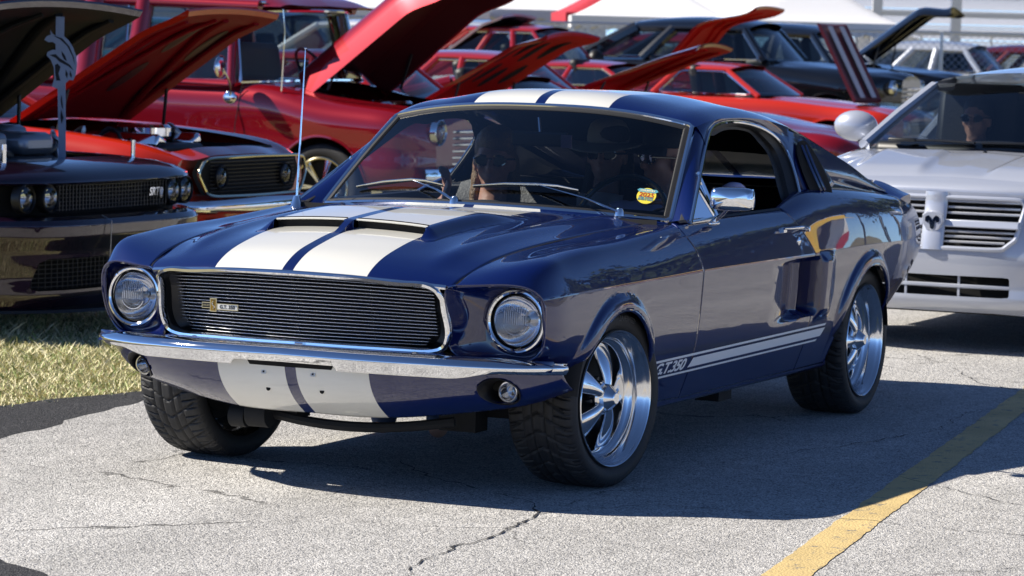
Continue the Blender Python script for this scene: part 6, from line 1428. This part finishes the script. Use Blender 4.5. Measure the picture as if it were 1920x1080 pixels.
tent('red canopy tent behind the first white canopy', gp(1165, 60, 76), 3.0, 2.15, 1.0, TR, R_CAM+.1); tent('white canopy tent far left behind the cherry truck', gp(690, 60, 80), 6.0, 2.15, 1.1, TW, R_CAM)
tent('white canopy tent behind the open hoods', gp(960, 60, 84), 4.0, 2.25, 1.0, TW, R_CAM)
tent('white canopy tent filling the gap between the two nearer canopies', gp(1365, 60, 74), 4.2, 1.98, 1.3, TW, R_CAM-.1); tent('far white canopy tent above the red cab roof', gp(1075, 60, 92), 5.0, 2.1, 1.5, TW, R_CAM)
# white steel stand: posts, beams, seat rows, rails
gs = empty('grandstand', gp(1960, 80, 86), R_CAM); tag(gs, 'white steel grandstand framework beyond the parked cars', 'grandstand')
WS = mat('white_steel', (.90, .90, .91), .5)
for k, x in enumerate((-4.5, -2.4, -.2, 2.0, 4.4)): MB().box((x, 0, 2.5), (.26, .26, 5.)).build('post', WS, gs)
for z in (1.95, 2.45, 2.95): MB().box((0, .1, z), (14., .12, .14)).build('beam', WS, gs)
for k in range(7): MB().box((0, 1.2+.8*k, .9+.42*k), (14., .75, .07)).build('seat_row', WS, gs); MB().box((0, .82+.8*k, .70+.42*k), (14., .05, .30)).build('riser', mat('pale_aluminium', (.80, .81, .83), .5), gs)
for k in range(16): MB().box((-7+k*.93, .12, 1.45), (.05, .05, 1.1)).build('rail_post', WS, gs)
MB().box((-3, .3, 1.3), (4, .05, .8), (0, .25, 0)).build('stair_rail', WS, gs)
# pale long building and fence that close the view
def wallbox(name, label, cat, px, depth, w, h, m, d=3., z0=0., rot=0.):
    o = empty(name, gp(px, 80, depth), R_CAM+rot); tag(o, label, cat); b = MB().box((0, 0, z0+h/2), (w, d, h)).build('wall', m, o); return o
wb_ = wallbox('long_white_building', 'long white low building far behind the tents', 'building', 620, 130, 22, 4.2, mat('white_wall', (.72, .73, .75), .7, noise=.08, nscale=.6))
MB().box((0, 0, 4.28), (22.6, 3.6, .18)).build('roof', mat('pale_roof', (.5, .52, .55), .6), wb_)
for k in range(5): MB().box((-8+k*4, -1.52, 2.2), (1.6, .06, 1.3)).build('window', mat('far_window', (.10, .13, .17), .1, coat=1), wb_)
fe = empty('chain_link_fence', gp(1190, 90, 57), R_CAM); tag(fe, 'grey chain link fence in front of the white tent', 'fence')
for k in range(12): MB().tube([(-9+k*1.8, 0, 0), (-9+k*1.8, 0, 1.85)], .03, 8).build('post', SATIN, fe)
MB().tube([(-9, 0, 1.83), (10.8, 0, 1.83)], .022, 6).build('top_rail', SATIN, fe)
mb = MB()
for k in range(150):
    x = -9+k*.132
    for s in (1, -1):
        a, b = (x, 0, .05), (x+s*1.75, 0, 1.80); mb.tube([a, b], .004, 3, cap=False)
o = mb.build('mesh_wire', SATIN, fe); o['kind'] = 'stuff'
# tree line out of view, added to darken the reflections in the paint
def tree(loc, h, seed, label):
    r = np.random.default_rng(seed); t = empty('added_tree', loc); tag(t, label, 'tree', 'trees added out of view')
    mb = MB(); mb.tube(curve3([(0, 0, 0), (.1, .05, h*.3), (0, .1, h*.6)], 8), np.linspace(.28, .10, 8), 8)
    for k in range(6): a = r.uniform(0, 6.28); mb.tube([(0, 0, h*(.3+.05*k)), (math.cos(a)*h*.2, math.sin(a)*h*.2, h*(.5+.06*k))], [.09, .03], 6)
    mb.build('trunk', mat('bark', (.10, .075, .05), .9), t)
    n = 2600; c = r.normal(0, 1, (14, 3))*np.array((h*.20, h*.20, h*.13))+np.array((0, 0, h*.66)); q = c[r.integers(0, 14, n)]+r.normal(0, 1, (n, 3))*h*.075
    u = r.normal(0, 1, (n, 3)); u /= np.linalg.norm(u, axis=1)[:, None]; w = np.cross(u, r.normal(0, 1, (n, 3))); w /= np.linalg.norm(w, axis=1)[:, None]; s = h*r.uniform(.018, .04, n)[:, None]
    V = np.stack([q-u*s, q+w*s*.6, q+u*s, q-w*s*.6], 1).reshape(-1, 3); mesh('crown', V, np.arange(4*n).reshape(n, 4), mat('leaves', (.05, .075, .025), .7, noise=.4, nscale=1.5), t, smooth=False)
TL = [(-30, 46, 9, 'beyond the verge'), (-20, 50, 8, 'left of it'), (-10, 54, 9, 'opposite the nose'), (10, 52, 8, 'behind the camera'), (-46, 6, 12, 'nearest the lane end'), (-52, 10, 13, 'second from the lane end'), (-50, 16, 12, 'third from the lane end'), (-56, 21, 14, 'fourth from the lane end'), (-50, 27, 12, 'fifth from the lane end'), (-58, 33, 13, 'sixth from the lane end'), (-62, 1, 14, 'at the lane end itself'), (-44, 36, 11, 'last of the row'), (-66, 12, 15, 'tall and set back')]
for k, (x, y, h, w) in enumerate(TL): tree((x, y, 0), h, 100+k, 'leafy tree out of view, added to darken reflections, '+w)
sheet('verge', [(-160, 24), (60, 24), (60, 60), (-160, 60)], .005, M_FIELD)
# invented food trailer, out of view: added to reflect in the rear quarter
vt = empty('added_trailer', (-24., 11.5, 0), math.radians(200)); tag(vt, 'white trailer with yellow awning, added out of view to reflect in the blue rear quarter', 'trailer')
bevel(MB().box((0, 0, 1.55), (5.2, 2.1, 2.1)).build('trailer_body', WHITE, vt), .08); MB().box((0, 1.07, 1.0), (5.2, .02, .28)).build('red_band', RED, vt); MB().box((0, 1.07, 2.35), (5.2, .02, .34)).build('yellow_band', mat('yellow_band', (.75, .48, .05), .4), vt)
P = np.array([[(x, 1.05+.9*t, 2.25-.35*t) for t in (0, .5, 1)] for x in np.linspace(-2.2, 2.2, 10)]); grid('awning', P, mat('yellow_canvas', (.75, .5, .06), .8), vt)
for x in (-1.2, .6): MB().box((x, 1.06, 1.65), (1.3, .02, .8)).build('serving_hatch', VOID, vt)
for x in (-.6, .6):
    for y in (-.95, .95): MB().lathe([(0, -.1), (.33, -.1), (.33, .1), (0, .1)], 24, c=(x, y, .33)).build('wheel', TYREM, vt)
MB().box((3.0, 0, .5), (1.0, .1, .1)).build('tow_bar', DARK, vt)
